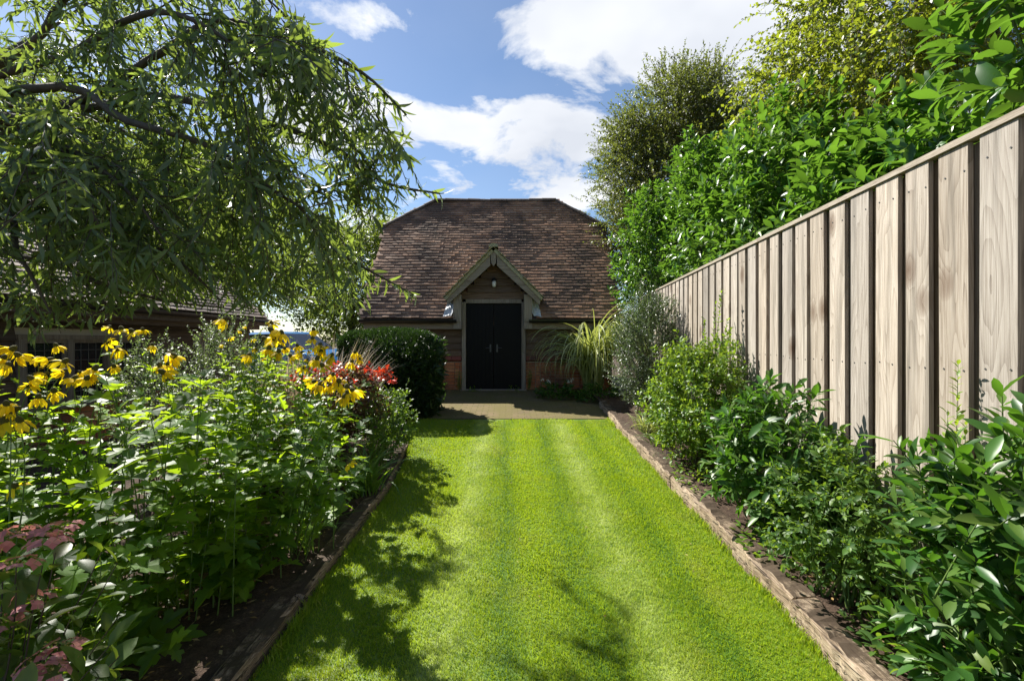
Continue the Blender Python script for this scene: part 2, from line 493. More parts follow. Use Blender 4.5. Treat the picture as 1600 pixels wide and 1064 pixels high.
M['strap'] = leaf_mat('strap leaf', [(0.04, 0.11, 0.016), (0.08, 0.17, 0.025), (0.16, 0.24, 0.05)], (0.30, 0.46, 0.03), 0.35, 0.36)
M['zebra'] = leaf_mat('striped grass leaf', [(0.16, 0.22, 0.06), (0.30, 0.36, 0.14), (0.55, 0.56, 0.30)], (0.45, 0.50, 0.10), 0.4, 0.35)
M['plume'] = leaf_mat('dry grass plume', [(0.28, 0.20, 0.12), (0.42, 0.33, 0.22), (0.55, 0.46, 0.34)], (0.5, 0.4, 0.25), 0.6, 0.35)
M['yew'] = leaf_mat('yew needle', [(0.008, 0.022, 0.007), (0.014, 0.036, 0.009), (0.035, 0.07, 0.014)], (0.06, 0.13, 0.015), 0.4, 0.2, 0.4)
M['haw'] = leaf_mat('hawthorn leaf', [(0.035, 0.065, 0.016), (0.06, 0.095, 0.02), (0.09, 0.11, 0.025), (0.13, 0.08, 0.03)], (0.28, 0.34, 0.045), 0.45, 0.32)
M['beech'] = leaf_mat('turning beech leaf', [(0.035, 0.085, 0.013), (0.06, 0.125, 0.016), (0.11, 0.17, 0.02), (0.26, 0.25, 0.02), (0.09, 0.05, 0.025)], (0.40, 0.48, 0.03), 0.42, 0.42)
M['fartree'] = leaf_mat('far tree leaf', [(0.05, 0.10, 0.018), (0.10, 0.16, 0.022), (0.18, 0.22, 0.03)], (0.34, 0.44, 0.04), 0.5, 0.35)
M['redleaf'] = leaf_mat('red leaf', [(0.20, 0.014, 0.010), (0.32, 0.03, 0.012), (0.10, 0.015, 0.016), (0.12, 0.08, 0.02)], (0.6, 0.05, 0.015), 0.4, 0.4)
M['bronze'] = leaf_mat('bronze leaf', [(0.035, 0.02, 0.014), (0.065, 0.035, 0.018), (0.10, 0.07, 0.03)], (0.25, 0.12, 0.03), 0.35, 0.3)
M['yellow'] = leaf_mat('yellow petal', [(0.80, 0.52, 0.006), (0.86, 0.62, 0.012), (0.90, 0.68, 0.03)], (0.98, 0.78, 0.012), 0.5, 0.5, 0.3)
M['pink'] = leaf_mat('pink floret', [(0.58, 0.20, 0.20), (0.70, 0.28, 0.28), (0.62, 0.30, 0.22)], (0.8, 0.3, 0.25), 0.5, 0.35, 0.3)
M['hyleaf'] = leaf_mat('hydrangea leaf', [(0.04, 0.085, 0.016), (0.06, 0.12, 0.02), (0.11, 0.13, 0.03)], (0.26, 0.36, 0.03), 0.42, 0.36)
M['redrose'] = leaf_mat('red rose petal', [(0.5, 0.03, 0.02), (0.62, 0.06, 0.04)], (0.7, 0.06, 0.03), 0.5, 0.3, 0.3)
M['white'] = leaf_mat('white petal', [(0.62, 0.62, 0.58), (0.78, 0.78, 0.74)], (0.8, 0.8, 0.75), 0.5, 0.35, 0.3)
M['purple'] = leaf_mat('purple petal', [(0.16, 0.10, 0.32), (0.24, 0.15, 0.42)], (0.3, 0.2, 0.5), 0.5, 0.35, 0.3)
M['deadleaf'] = leaf_mat('fallen leaf', [(0.16, 0.09, 0.04), (0.30, 0.20, 0.08), (0.42, 0.34, 0.18)], (0.4, 0.25, 0.08), 0.6, 0.25, 0.2)
M['stem'] = plain_mat('green stem', (0.10, 0.16, 0.035), 0.5, var=0.35, bscale=12)
M['darkstem'] = plain_mat('brown stem', (0.075, 0.055, 0.035), 0.75, bump=0.5, bscale=60, var=0.4)
M['bark'] = plain_mat('bark', (0.085, 0.070, 0.052), 0.85, bump=0.9, bscale=26, var=0.5)
M['conecentre'] = plain_mat('flower cone', (0.12, 0.11, 0.02), 0.8, bump=1.0, bscale=400, var=0.5)
M['buds'] = leaf_mat('lacecap buds', [(0.30, 0.30, 0.05), (0.42, 0.36, 0.08), (0.4, 0.22, 0.12)], (0.4, 0.35, 0.1), 0.6, 0.2)
M['fence'] = wood_mat('weathered fence board', (0.15, 0.118, 0.09), (0.34, 0.29, 0.238), (0.51, 0.455, 0.39), 2, 1.7, True, 0.75, 0.4, 0.32, stains=True)
M['fence_back'] = wood_mat('fence backing board', (0.10, 0.062, 0.038), (0.20, 0.135, 0.085), (0.30, 0.22, 0.15), 2, 1.0, False, 0.75, 0.3)
M['cap'] = wood_mat('fence capping', (0.14, 0.11, 0.08), (0.28, 0.235, 0.18), (0.38, 0.33, 0.27), 1, 1.0, False, 0.75, 0.3)
M['sleeper'] = wood_mat('weathered sleeper', (0.06, 0.042, 0.03), (0.26, 0.19, 0.125), (0.52, 0.42, 0.31), 1, 0.5, False, 0.85, 1.0, 0.3, cracks=True)
M['sleeper_dark'] = wood_mat('damp sleeper', (0.06, 0.042, 0.03), (0.22, 0.155, 0.105), (0.44, 0.34, 0.25), 1, 0.5, False, 0.85, 1.0, 0.3, cracks=True)
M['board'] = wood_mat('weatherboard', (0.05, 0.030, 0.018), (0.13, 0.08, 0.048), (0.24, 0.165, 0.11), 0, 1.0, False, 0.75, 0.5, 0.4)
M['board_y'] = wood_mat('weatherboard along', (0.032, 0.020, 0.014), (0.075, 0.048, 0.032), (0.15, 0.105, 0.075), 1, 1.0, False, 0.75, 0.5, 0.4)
M['oak'] = wood_mat('silvered oak', (0.12, 0.095, 0.07), (0.25, 0.205, 0.155), (0.37, 0.315, 0.25), 2, 0.7, False, 0.8, 0.5, 0.15)
M['oakx'] = wood_mat('silvered oak beam', (0.12, 0.095, 0.07), (0.25, 0.205, 0.155), (0.37, 0.315, 0.25), 0, 0.7, False, 0.8, 0.5, 0.15)
M['winframe'] = wood_mat('oak window frame', (0.085, 0.062, 0.045), (0.17, 0.13, 0.095), (0.26, 0.21, 0.16), 2, 0.7, False, 0.8, 0.4, 0.15)
M['door'] = plain_mat('black painted door', (0.0055, 0.005, 0.0048), 0.55, 0.18, bump=0.15, bscale=30, var=0.3)
M['gutter'] = plain_mat('black gutter', (0.012, 0.012, 0.013), 0.35, 0.5, var=0.2)
M['iron'] = plain_mat('iron', (0.10, 0.10, 0.098), 0.45, 0.3, 0.3)
M['lead'] = plain_mat('lead flashing', (0.55, 0.57, 0.60), 0.45, 0.5, 0.1, bump=0.9, bscale=24, var=0.3)
M['tile'] = tile_mat('clay roof tile', [(0.20, 0.11, 0.07), (0.32, 0.17, 0.10), (0.40, 0.215, 0.125), (0.27, 0.15, 0.092), (0.43, 0.26, 0.165)])
M['tile_left'] = tile_mat('grey brown roof tile', [(0.10, 0.07, 0.055), (0.20, 0.145, 0.115), (0.26, 0.20, 0.16), (0.15, 0.11, 0.09)])
M['ridge'] = plain_mat('ridge tile', (0.11, 0.08, 0.065), 0.85, bump=0.8, bscale=30, var=0.5)
M['gabletile'] = plain_mat('mossy gable tile', (0.36, 0.33, 0.20), 0.9, bump=0.9, bscale=30, var=0.45)
M['brick'] = tile_mat('red brick', [(0.48, 0.15, 0.06), (0.60, 0.21, 0.08), (0.64, 0.28, 0.13), (0.40, 0.13, 0.065)], 0.05)
M['plinthtile'] = tile_mat('dark plinth brick', [(0.24, 0.07, 0.05), (0.32, 0.10, 0.065)], 0.1)
M['mortar'] = plain_mat('mortar', (0.50, 0.44, 0.36), 0.9, bump=0.5, bscale=80)
M['soil'] = soil_mat('soil')
M['grass'] = grass_mat('grass blade')
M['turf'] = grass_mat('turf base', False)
M['paver'] = paver_mat('mossy brick paving')
M['glass'] = glass_mat('dark window glass')
M['jar'] = plain_mat('frosted lamp glass', (0.75, 0.75, 0.72), 0.2, 0.6, var=0.05)
M['carpaint'] = plain_mat('blue car paint', (0.03, 0.16, 0.42), 0.2, 0.7, var=0.05)
M['tyre'] = plain_mat('tyre', (0.015, 0.015, 0.016), 0.8)
M['rim'] = plain_mat('wheel rim', (0.5, 0.5, 0.52), 0.3, 0.5, 0.8)
M['lamp'] = plain_mat('headlight glass', (0.7, 0.7, 0.72), 0.1, 0.8, var=0.05)

# ------------------------------------------------------------------ light, sky, camera
SUN = np.array([-1.0, 1.0, 1.40]); SUN /= np.linalg.norm(SUN)
el = math.asin(SUN[2]); az = math.atan2(SUN[0], SUN[1])   # from +Y towards +X
sl = bpy.data.lights.new('sun', 'SUN'); sl.energy = 5.0; sl.angle = math.radians(0.5); sl.color = (1.0, 0.955, 0.87)
so = bpy.data.objects.new('sun', sl); COL.objects.link(so)
so.rotation_euler = Vector(-SUN).to_track_quat('-Z', 'Y').to_euler()
so.location = (-20, 20, 30)

W = bpy.data.worlds.new('World'); S.world = W; W.use_nodes = True
wt = W.node_tree; wt.nodes.clear()
wo = wt.nodes.new('ShaderNodeOutputWorld')
bg = nd(wt, 'ShaderNodeBackground', {'Strength': 0.064})
sky = nd(wt, 'ShaderNodeTexSky', sky_type='NISHITA', sun_disc=False, sun_elevation=el, sun_rotation=az, altitude=50, air_density=1.0, dust_density=0.25, ozone_density=3.0)
gen = wt.nodes.new('ShaderNodeTexCoord').outputs['Generated']
sp = nd(wt, 'ShaderNodeSeparateXYZ', {0: gen})
dx, dy, dz = sp.outputs
yy = math_(wt, 'MAXIMUM', dy, 0.12)
U_ = math_(wt, 'DIVIDE', dx, yy); V_ = math_(wt, 'DIVIDE', dz, yy)
zc = math_(wt, 'ADD', math_(wt, 'MAXIMUM', dz, 0.0), 0.12)
pv = nd(wt, 'ShaderNodeCombineXYZ', {0: math_(wt, 'DIVIDE', dx, zc), 1: math_(wt, 'DIVIDE', dy, zc), 2: 0.0}).outputs[0]
n1 = noise(wt, pv, 2.5, 10, 0.6, 0.3)
n2 = noise(wt, pv, 0.8, 5, 0.5)
bias = None
for px, py, rx, ry, a in [(1110, 30, 210, 80, 0.36), (890, 60, 65, 60, 0.20), (735, 215, 110, 32, 0.24), (865, 188, 85, 28, 0.26), (905, 235, 35, 28, 0.2), (840, 300, 125, 32, 0.26),
                          (530, 190, 110, 60, 0.26), (580, 375, 60, 40, 0.25), (570, 25, 60, 30, 0.17), (1300, 200, 260, 160, 0.3), (200, 100, 250, 150, 0.16)]:
    du = math_(wt, 'DIVIDE', math_(wt, 'SUBTRACT', U_, (px - 800) / F), rx / F)
    dv = math_(wt, 'DIVIDE', math_(wt, 'SUBTRACT', V_, (HY - py) / F), ry / F)
    q = math_(wt, 'ADD', math_(wt, 'MULTIPLY', du, du), math_(wt, 'MULTIPLY', dv, dv))
    e = math_(wt, 'MULTIPLY', math_(wt, 'EXPONENT', math_(wt, 'MULTIPLY', q, -0.7)), a)
    bias = e if bias is None else math_(wt, 'ADD', bias, e)
bias = math_(wt, 'MULTIPLY', math_(wt, 'MINIMUM', bias, 0.36), math_(wt, 'GREATER_THAN', dy, 0.1))
den = math_(wt, 'ADD', n1, math_(wt, 'SUBTRACT', bias, 0.15))
mask = ramp(wt, den, [(0.50, 0.0), (0.545, 0.55), (0.60, 1.0)])
wisp = math_(wt, 'MULTIPLY', ramp(wt, n2, [(0.45, 0.0), (0.8, 1.0)]), 0.15)
mask = math_(wt, 'MAXIMUM', mask, wisp)
shade = ramp(wt, n2, [(0.35, (9.0, 9.1, 9.2)), (0.60, (5.4, 5.7, 6.3))])
skyc = mixc(wt, mask, sky.outputs[0], shade)
wt.links.new(skyc, bg.inputs[0]); wt.links.new(bg.outputs[0], wo.inputs[0])

cam = bpy.data.cameras.new('camera'); cam.lens = 16.0; cam.sensor_width = 36.0; cam.clip_end = 2000; cam.clip_start = 0.05
co_ = bpy.data.objects.new('camera', cam); COL.objects.link(co_)
co_.location = (0, 0, EYE); co_.rotation_euler = (math.radians(90), 0, 0)
S.camera = co_

S.view_settings.view_transform = 'Standard'; S.view_settings.look = 'None'; S.view_settings.gamma = 1.0
S.view_settings.exposure = 1.15
S.cycles.max_bounces = 7; S.cycles.diffuse_bounces = 3; S.cycles.glossy_bounces = 2; S.cycles.transmission_bounces = 4
S.cycles.use_denoising = True
S.cycles.sample_clamp_indirect = 4.0
S.cycles.use_adaptive_sampling = True; S.cycles.adaptive_threshold = 0.01


# ------------------------------------------------------------------ ground, lawn, beds, paving
def sheet(name, xl, xr, y0, y1, dz, mat, ny=40, nx=12, rough=0.0, kind='structure', fl=None, fr=None):
    ys = np.linspace(y0, y1, ny)
    g = Geo()
    V = []
    for y in ys:
        a = fl(y) if fl else xl; b = fr(y) if fr else xr
        for t in np.linspace(0, 1, nx):
            x = a + (b - a) * t
            z = gz(y) + dz
            if rough: z += rough * (math.sin(x * 5.1 + y * 3.3) + math.sin(x * 11 - y * 7.7) * 0.6 + R.uniform(-0.6, 0.6))
            V.append((x, y, z))
    i = np.arange(ny * nx).reshape(ny, nx)
    q = np.stack([i[:-1, :-1], i[:-1, 1:], i[1:, 1:], i[1:, :-1]], -1).reshape(-1, 4)
    g.add(V, [q])
    return tag(g.build(name, mat, smooth=True), kind=kind)


g = Geo()
ys = np.array([-60, -6, 0, 5, 10.6, 30, 120, 900.0]); xs = np.array([-900, -60, -12, 0, 12, 60, 900.0])
V = [(x, y, gz(y) - 0.03) for y in ys for x in xs]
i = np.arange(len(ys) * len(xs)).reshape(len(ys), len(xs))
g.add(V, [np.stack([i[:-1, :-1], i[:-1, 1:], i[1:, 1:], i[1:, :-1]], -1).reshape(-1, 4)])
tag(g.build('ground', M['soil']), kind='structure')


def lawn_l(y):
    return float(np.interp(y, [-2, 2.2, 4.5, 5.6, 7.0, 7.8], [-1.27, -1.25, -1.20, -1.28, -1.62, -1.75]))


def lawn_r(y):
    return 1.60


def bed_r_edge(y):
    return 2.21 + 0.0906 * (y - 1.96)     # the fence line


LAWN_END = 7.63
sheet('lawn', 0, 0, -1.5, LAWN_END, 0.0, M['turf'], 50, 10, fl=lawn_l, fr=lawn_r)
sheet('patio', 0, 0, LAWN_END + 0.005, 10.62, 0.008, M['paver'], 12, 10, fl=lambda y: -3.6, fr=lambda y: 2.3 if y > 8.6 else 1.65)
sheet('left_bed', 0, 0, -1.5, 7.9, 0.05, M['soil'], 120, 70, 0.016, fl=lambda y: -5.6, fr=lambda y: lawn_l(y) - 0.08)
sheet('right_bed', 0, 0, -1.5, 9.6, 0.10, M['soil'], 140, 20, 0.012, fl=lambda y: 1.66, fr=lambda y: bed_r_edge(y) + 0.05)
tag(bpy.data.objects['lawn'], kind='structure')

# grass blades
def blades(n, y0, y1, hgt, wid):
    y = R.uniform(y0, y1, n); t = R.uniform(0, 1, n)
    L_ = np.interp(y, [-2, 2.2, 4.5, 5.6, 7.0, 7.8], [-1.27, -1.25, -1.20, -1.28, -1.62, -1.75])
    x = L_ - 0.02 + (1.62 - L_) * t
    e = R.uniform(0, 1, n)
    ragged = (y < LAWN_END - 0.05 + 0.06 * np.sin(x * 3.1) + 0.04 * np.sin(x * 9 + 1) )
    x, y = x[ragged], y[ragged]; n = len(x)
    stripe = np.where(np.sin((x + 0.04 * y) * 2 * np.pi / 0.96 + 1.9) > 0, 1.0, -1.0)
    lean = np.stack([R.normal(0, 0.38, n), stripe * 0.24 + R.normal(0, 0.38, n), np.ones(n)], -1)
    h = hgt * R.uniform(0.5, 1.25, n) * (1 + 0.22 * np.sin(x * 7.1 + 1.3 * np.sin(y * 5)) * np.sin(y * 6.3 + x * 2))
    P = np.stack([x, y, gz(y) - 0.002], -1)
    D = nrm(lean)
    a = R.uniform(0, np.pi, n)
    Sd = np.stack([np.cos(a), np.sin(a), np.zeros(n)], -1) * (wid * R.uniform(0.6, 1.3, n))[:, None] * 0.5
    mid = P + D * (h * 0.6)[:, None]
    bend = D.copy(); bend[:, 2] *= 0.45; bend = nrm(bend)
    tip = mid + bend * (h * 0.55)[:, None]
    V = np.stack([P - Sd, P + Sd, mid + Sd * 0.8, mid - Sd * 0.8, tip], 1)
    o = (np.arange(n) * 5)[:, None]
    return V.reshape(-1, 3), [np.array([[0, 1, 2, 3]]) + o, np.array([[3, 2, 4]]) + o]


g = Geo()
for n, a, b, h, w in [(130000, 1.5, 3.0, 0.022, 0.0036), (110000, 3.0, 5.0, 0.022, 0.0048), (75000, 5.0, 7.75, 0.022, 0.0066)]:
    V, f = blades(n, a, b, h, w); g.add(V, f)
n = 9000      # longer, ragged blades where the mower misses the edges
yy_ = R.uniform(1.5, 7.6, n); sd = R.uniform(size=n) < 0.5
lx = np.interp(yy_, [-2, 2.2, 4.5, 5.6, 7.0, 7.8], [-1.27, -1.25, -1.20, -1.28, -1.62, -1.75])
P = np.stack([np.where(sd, lx + np.abs(R.normal(0, 0.03, n)), 1.615 - np.abs(R.normal(0, 0.03, n))), yy_, gz(yy_) - 0.002], -1)
m_ = np.sin(yy_ * 5.3) + np.sin(yy_ * 13.1 + 1) + R.normal(0, 0.5, n) > -0.3
P = P[m_]; n = len(P)
straps(g, P, R.uniform(0, 6.28, n), R.uniform(0.9, 1.5, n), R.uniform(0.035, 0.085, n), R.uniform(0.004, 0.006, n), R.uniform(0.3, 1.4, n), 4)
tag(g.build('grass', M['grass']), 'short mown lawn grass between the two beds', 'grass', kind='stuff')


# ------------------------------------------------------------------ timber edgings
def sleeper(name, x0, x1, y0, y1, top, mat, label, group, skew=0.0):
    """rough timber baulk with rounded, uneven arrises"""
    t = thing(name, ((x0 + x1) / 2, (y0 + y1) / 2, gz((y0 + y1) / 2)), label, 'sleeper', group)
    n = int((y1 - y0) / 0.04) + 2
    ys = np.linspace(y0, y1, n)
    c = 0.018
    prof = [(x0, -0.06), (x0, top - c), (x0 + c, top), (x1 - c, top), (x1, top - c), (x1, -0.06)]
    V = []
    ph = R.uniform(0, 6, 6)
    for j, y in enumerate(ys):
        for k, (x, z) in enumerate(prof):
            w = 0.007 * math.sin(y * 4.1 + ph[k]) + 0.005 * math.sin(y * 13 + ph[k] * 2) + R.uniform(-0.007, 0.007)
            V.append((x + skew * (y - y0) + w, y, gz(y) + z + (w * 0.8 if z > 0 else 0)))
    i = np.arange(n * 6).reshape(n, 6)
    q = np.stack([i[:-1, :-1], i[1:, :-1], i[1:, 1:], i[:-1, 1:]], -1).reshape(-1, 4)
    g = Geo(); g.add(V, [q, [[i[0, 0], i[0, 1], i[0, 4], i[0, 5]], [i[0, 1], i[0, 2], i[0, 3], i[0, 4]]],
                         [[i[-1, 5], i[-1, 4], i[-1, 1], i[-1, 0]], [i[-1, 4], i[-1, 3], i[-1, 2], i[-1, 1]]]])
    o = g.build('timber', mat, t)
    return t


# left out of an Empty: a sleeper is one mesh
def sleeper_mesh(*a, **k):
    t = sleeper(*a, **k)
    o = t.children[0]
    nm, lab, cat, grp, loc = t.name, t['label'], t['category'], t['group'], t.location.copy()
    bpy.data.objects.remove(t)
    o.parent = None; o.location = loc; o.name = nm
    return tag(o, lab, cat, grp)


GR = 'timber sleepers edging the right bed'
sleeper_mesh('timber_sleeper', 1.60, 1.755, 0.4, 2.62, 0.135, M['sleeper'], 'pale weathered sleeper edging the right bed, nearest the viewer beside the rose stems', GR, 0.0)
sleeper_mesh('timber_sleeper', 1.62, 1.775, 2.64, 4.62, 0.13, M['sleeper'], 'long weathered sleeper of the right bed in front of the second laurel', GR, -0.004)
sleeper_mesh('timber_sleeper', 1.60, 1.75, 4.64, 6.3, 0.13, M['sleeper'], 'weathered sleeper of the right bed below the light green shrub', GR, 0.0)
sleeper_mesh('timber_sleeper', 1.60, 1.74, 6.33, 8.65, 0.11, M['sleeper'], 'farthest sleeper of the right bed, ending beside the brick paving', GR, 0.025)
GL = 'timber edgings of the left bed'
sleeper_mesh('timber_edging', -1.44, -1.31, 0.4, 2.75, 0.07, M['sleeper_dark'], 'dark damp timber edging of the left bed nearest the viewer', GL, 0.012)
sleeper_mesh('timber_edging', -1.40, -1.27, 2.77, 4.55, 0.07, M['sleeper_dark'], 'dark timber edging of the left bed beside the shadow dappled lawn', GL, 0.018)
sleeper_mesh('timber_edging', -1.36, -1.24, 4.57, 6.2, 0.06, M['sleeper_dark'], 'dark timber edging of the left bed beside the strap leaved clump', GL, -0.10)

# ------------------------------------------------------------------ fence
FZ = EYE + 1.0
fdir = np.array([0.0906, 1.0, 0.0]); fdir /= np.linalg.norm(fdir)
fnor = np.array([-1.0, 0.0906, 0.0]); fnor /= np.linalg.norm(fnor)      # towards the garden
ft = thing('board_fence', (bed_r_edge(4.0), 4.0, gz(4.0)), 'tall weathered wooden board fence running along the right bed', 'fence')


def fpt(y, off=0.0):
    return np.array([bed_r_edge(y), y, 0.0]) + fnor * off


g = Geo(); gb = Geo()
y = -0.8
C, A, B, Nn = [], [], [], []
C2, A2, B2, N2 = [], [], [], []
while y < 10.6:
    w = 0.172 + random.uniform(-0.014, 0.014)
    zb = gz(y) + 0.06; zt = FZ - 0.035
    lean = random.uniform(-0.003, 0.003)
    up = np.array([0, 0, (zt - zb) / 2]) + fdir * lean * 3
    c = fpt(y + w / 2, random.uniform(0.0, 0.004)); c[2] = (zb + zt) / 2
    C.append(c); A.append(fdir * w / 2); B.append(fnor * 0.0125); Nn.append(up)
    gap = 0.062 + random.uniform(-0.006, 0.006)
    c2 = fpt(y + w + gap / 2, -0.030); c2[2] = (zb + zt) / 2
    C2.append(c2); A2.append(fdir * 0.085); B2.append(fnor * 0.0115); N2.append([0, 0, (zt - zb) / 2 - 0.01])
    y += w + gap
boxes(g, C, A, B, Nn); boxes(gb, C2, A2, B2, N2)
NC = []
for c_ in C:
    for zz in (0.42, 1.38, 2.36):
        for o_ in (-0.055, 0.055):
            q_ = np.array(c_) + fnor * 0.0135 + fdir * (o_ + random.uniform(-0.008, 0.008)); q_[2] = zz + 0.25 + random.uniform(-0.012, 0.012)
            if q_[2] < FZ - 0.05: NC.append(q_)
NC = np.array(NC)
tubes(g, np.stack([NC - fnor * 0.002, NC + fnor * 0.0015], 1), np.full((len(NC), 2), 0.0055), 4, 1)
g.build('front_boards', [M['fence'], M['iron']], ft)
gb.build('backing_boards', M['fence_back'], ft)
g = Geo()
a, b = fpt(-0.8, -0.005), fpt(10.6, -0.005)
boxes(g, [(a + b) / 2 + np.array([0, 0, FZ - 0.016])], [(b - a) / 2], [fnor * 0.033], [(0, 0, 0.016)])
g.build('capping_rail', M['cap'], ft)
g = Geo()
for zz in (0.55, 1.5, 2.4):
    a, b = fpt(-0.8, -0.068), fpt(10.6, -0.068)
    boxes(g, [(a + b) / 2 + np.array([0, 0, zz + 0.25])], [(b - a) / 2], [fnor * 0.025], [(0, 0, 0.04)])
g.build('arris_rails', M['fence_back'], ft)

# ------------------------------------------------------------------ barn
GB = float(gz(10.6))
BX0, BX1, BC = -3.42, 2.48, -0.47
EY, EZ, PIT = 10.25, 2.25, 1.2524
RY, RZ_ = 13.05, 5.757
VY, VZ = 12.33, 4.855
RX0, RX1 = -2.20, 1.25
WX0, WX1, WY0, WY1 = -3.27, 2.33, 10.60, 15.5
barn = thing('barn', (BC, 13.05, GB), 'small barn with half hipped clay tile roof and black double doors', 'barn')


def tiles(g, O, A, B, wid, length, tw, gauge, keep, thick=0.014, sag=None, tilt=0.024):
    """rows of plain tiles on the plane O + a*A + b*B"""
    Nn = np.cross(A, B); Nn = Nn / np.linalg.norm(Nn)
    rows = int(length / gauge)
    aa, bb = [], []
    for r_ in range(rows):
        o = (tw / 2 if r_ % 2 else 0) + random.uniform(-0.01, 0.01)
        x = np.arange(-tw, wid + tw, tw) + o
        aa.append(x); bb.append(np.full(len(x), r_ * gauge) + 0.004 * np.sin(x * 2 + r_))
    a = np.concatenate(aa); b = np.concatenate(bb)
    k = keep(a + tw / 2, b + gauge / 2)
    a, b = a[k], b[k]; n = len(a)
    h = R.uniform(0, 0.006, n)
    if sag is not None: h = h + sag(a, b)
    Lh = gauge * 0.85
    tl = tilt + R.normal(0, 0.003, n)
    up = B[None] * Lh - Nn[None] * (tl / 2)[:, None]
    jb = R.normal(0, 0.004, n)
    C = O + A * (a + tw / 2)[:, None] + B * (b + jb + Lh)[:, None] + Nn * (h + tilt / 2 + thick / 2)[:, None]
    sk = R.normal(0, 0.008, n)
    Ax = A[None] * (tw / 2 - 0.002) + B[None] * sk[:, None] * tw
    boxes(g, C, Ax, up, np.broadcast_to(Nn * thick / 2, (n, 3)))


slopeB = nrm(np.array([0, 1.0, PIT]))
slen = math.hypot(RY - EY, RZ_ - EZ)
vlen = math.hypot(VY - EY, VZ - EZ)


def front_keep(a, b):
    x = BX0 + a
    t = np.clip((b - vlen) / (slen - vlen), 0, 1)
    lo = BX0 + (RX0 - BX0) * t; hi = BX1 + (RX1 - BX1) * t
    return (x > lo) & (x < hi) & (b < slen) & ~((x > -1.34) & (x < 0.47) & (b < 0.75))


g = Geo()
tiles(g, np.array([BX0, EY, EZ]), np.array([1.0, 0, 0]), slopeB, BX1 - BX0, slen + 0.05, 0.165, 0.104, front_keep, thick=0.030,
      sag=lambda a, b: 0.018 * np.sin(a * 1.1 + 0.6) * np.sin(b * 0.9) + 0.008 * np.sin(a * 3.1 + b * 1.7))
roof = g.build('roof', M['tile'], barn)
# roof body: front, back, half hips (just under the tiles)
g = Geo()
e = 0.012


def slab(g, poly, th=0.09):
    p = np.array(poly, float); p[:, 2] -= e
    q = p - [0, 0, th]; n = len(p); i = np.arange(n); j = np.roll(i, -1)
    g.add(np.vstack([p, q]), [i[None], (i[::-1] + n)[None], np.stack([j, i, i + n, j + n], -1)])


def rz(y): return EZ + (y - EY) * PIT


YH = 10.72
slab(g, [(BX0, EY, EZ), (-1.33, EY, EZ), (-1.33, YH, rz(YH)), (BX0, YH, rz(YH))])
slab(g, [(0.46, EY, EZ), (BX1, EY, EZ), (BX1, YH, rz(YH)), (0.46, YH, rz(YH))])
slab(g, [(BX0, YH, rz(YH)), (BX1, YH, rz(YH)), (BX1, VY, VZ), (RX1, RY, RZ_), (RX0, RY, RZ_), (BX0, VY, VZ)])
BY, BVY = 2 * RY - EY, 2 * RY - VY
slab(g, [(BX1, BY, EZ), (BX0, BY, EZ), (BX0, BVY, VZ), (RX0, RY, RZ_), (RX1, RY, RZ_), (BX1, BVY, VZ)])
slab(g, [(BX1, VY, VZ), (BX1, BVY, VZ), (RX1, RY, RZ_)])
slab(g, [(BX0, BVY, VZ), (BX0, VY, VZ), (RX0, RY, RZ_)])
g.build('roof_deck', M['ridge'], roof)
# ridge and hip tiles
g = Geo()


def ridge_run(p, q, r=0.11, step=0.32):
    p, q = np.array(p, float), np.array(q, float)
    n = max(2, int(np.linalg.norm(q - p) / step)); d = (q - p) / n; u = nrm(d)
    s_ = nrm(np.cross(u, [0, 0, 1.0])); w = np.cross(s_, u)
    for i in range(n):
        a0 = p + d * i - u * 0.02; a1 = p + d * (i + 1) + u * 0.004
        rr = r + random.uniform(-0.006, 0.006); lift = 0.012 * (i % 2) * 0 + random.uniform(0, 0.01)
        V = []
        for c_, k_ in ((a0, 1.0), (a1, 0.93)):
            for t in np.linspace(-0.15, math.pi + 0.15, 9):
                V.append(c_ + (s_ * math.cos(t) * 1.15 + w * (math.sin(t) * 0.75)) * rr * k_ + w * lift)
        i0 = np.arange(18).reshape(2, 9)
        g.add(V, [np.stack([i0[0, :-1], i0[0, 1:], i0[1, 1:], i0[1, :-1]], -1), np.array([[0, 2, 4], [0, 4, 6], [0, 6, 8], [2, 1, 0], [2, 3, 4], [4, 5, 6], [6, 7, 8]])])


ridge_run((RX0, RY, RZ_), (-0.6, RY, RZ_ - 0.025)); ridge_run((-0.6, RY, RZ_ - 0.025), (RX1, RY, RZ_))
ridge_run((BX1 + 0.02, VY, VZ), (RX1, RY, RZ_), 0.095)
ridge_run((BX0 - 0.02, VY, VZ), (RX0, RY, RZ_), 0.095)
ridge_run((BX1 + 0.02, 2 * RY - VY, VZ), (RX1, RY, RZ_), 0.095)
ridge_run((BX0 - 0.02, 2 * RY - VY, VZ), (RX0, RY, RZ_), 0.095)
g.build('ridge_tiles', M['ridge'], roof)
# short gutters under the half hips
for sx, x in ((1, BX1), (-1, BX0)):
    g = Geo()
    box(g, x + sx * 0.02 - 0.06, x + sx * 0.02 + 0.06, VY - 0.12, 2 * RY - VY + 0.1, VZ - 0.16, VZ - 0.05)
    g.build('hip_gutter', M['gutter'], barn)
# walls
DX0, DX1 = -1.157, 0.31      # door frame outside
g = Geo()
g_w = Geo()


def wallbox(x0, x1, y0, y1, z0, z1):
    box(g_w, x0, x1, y0, y1, z0, z1)


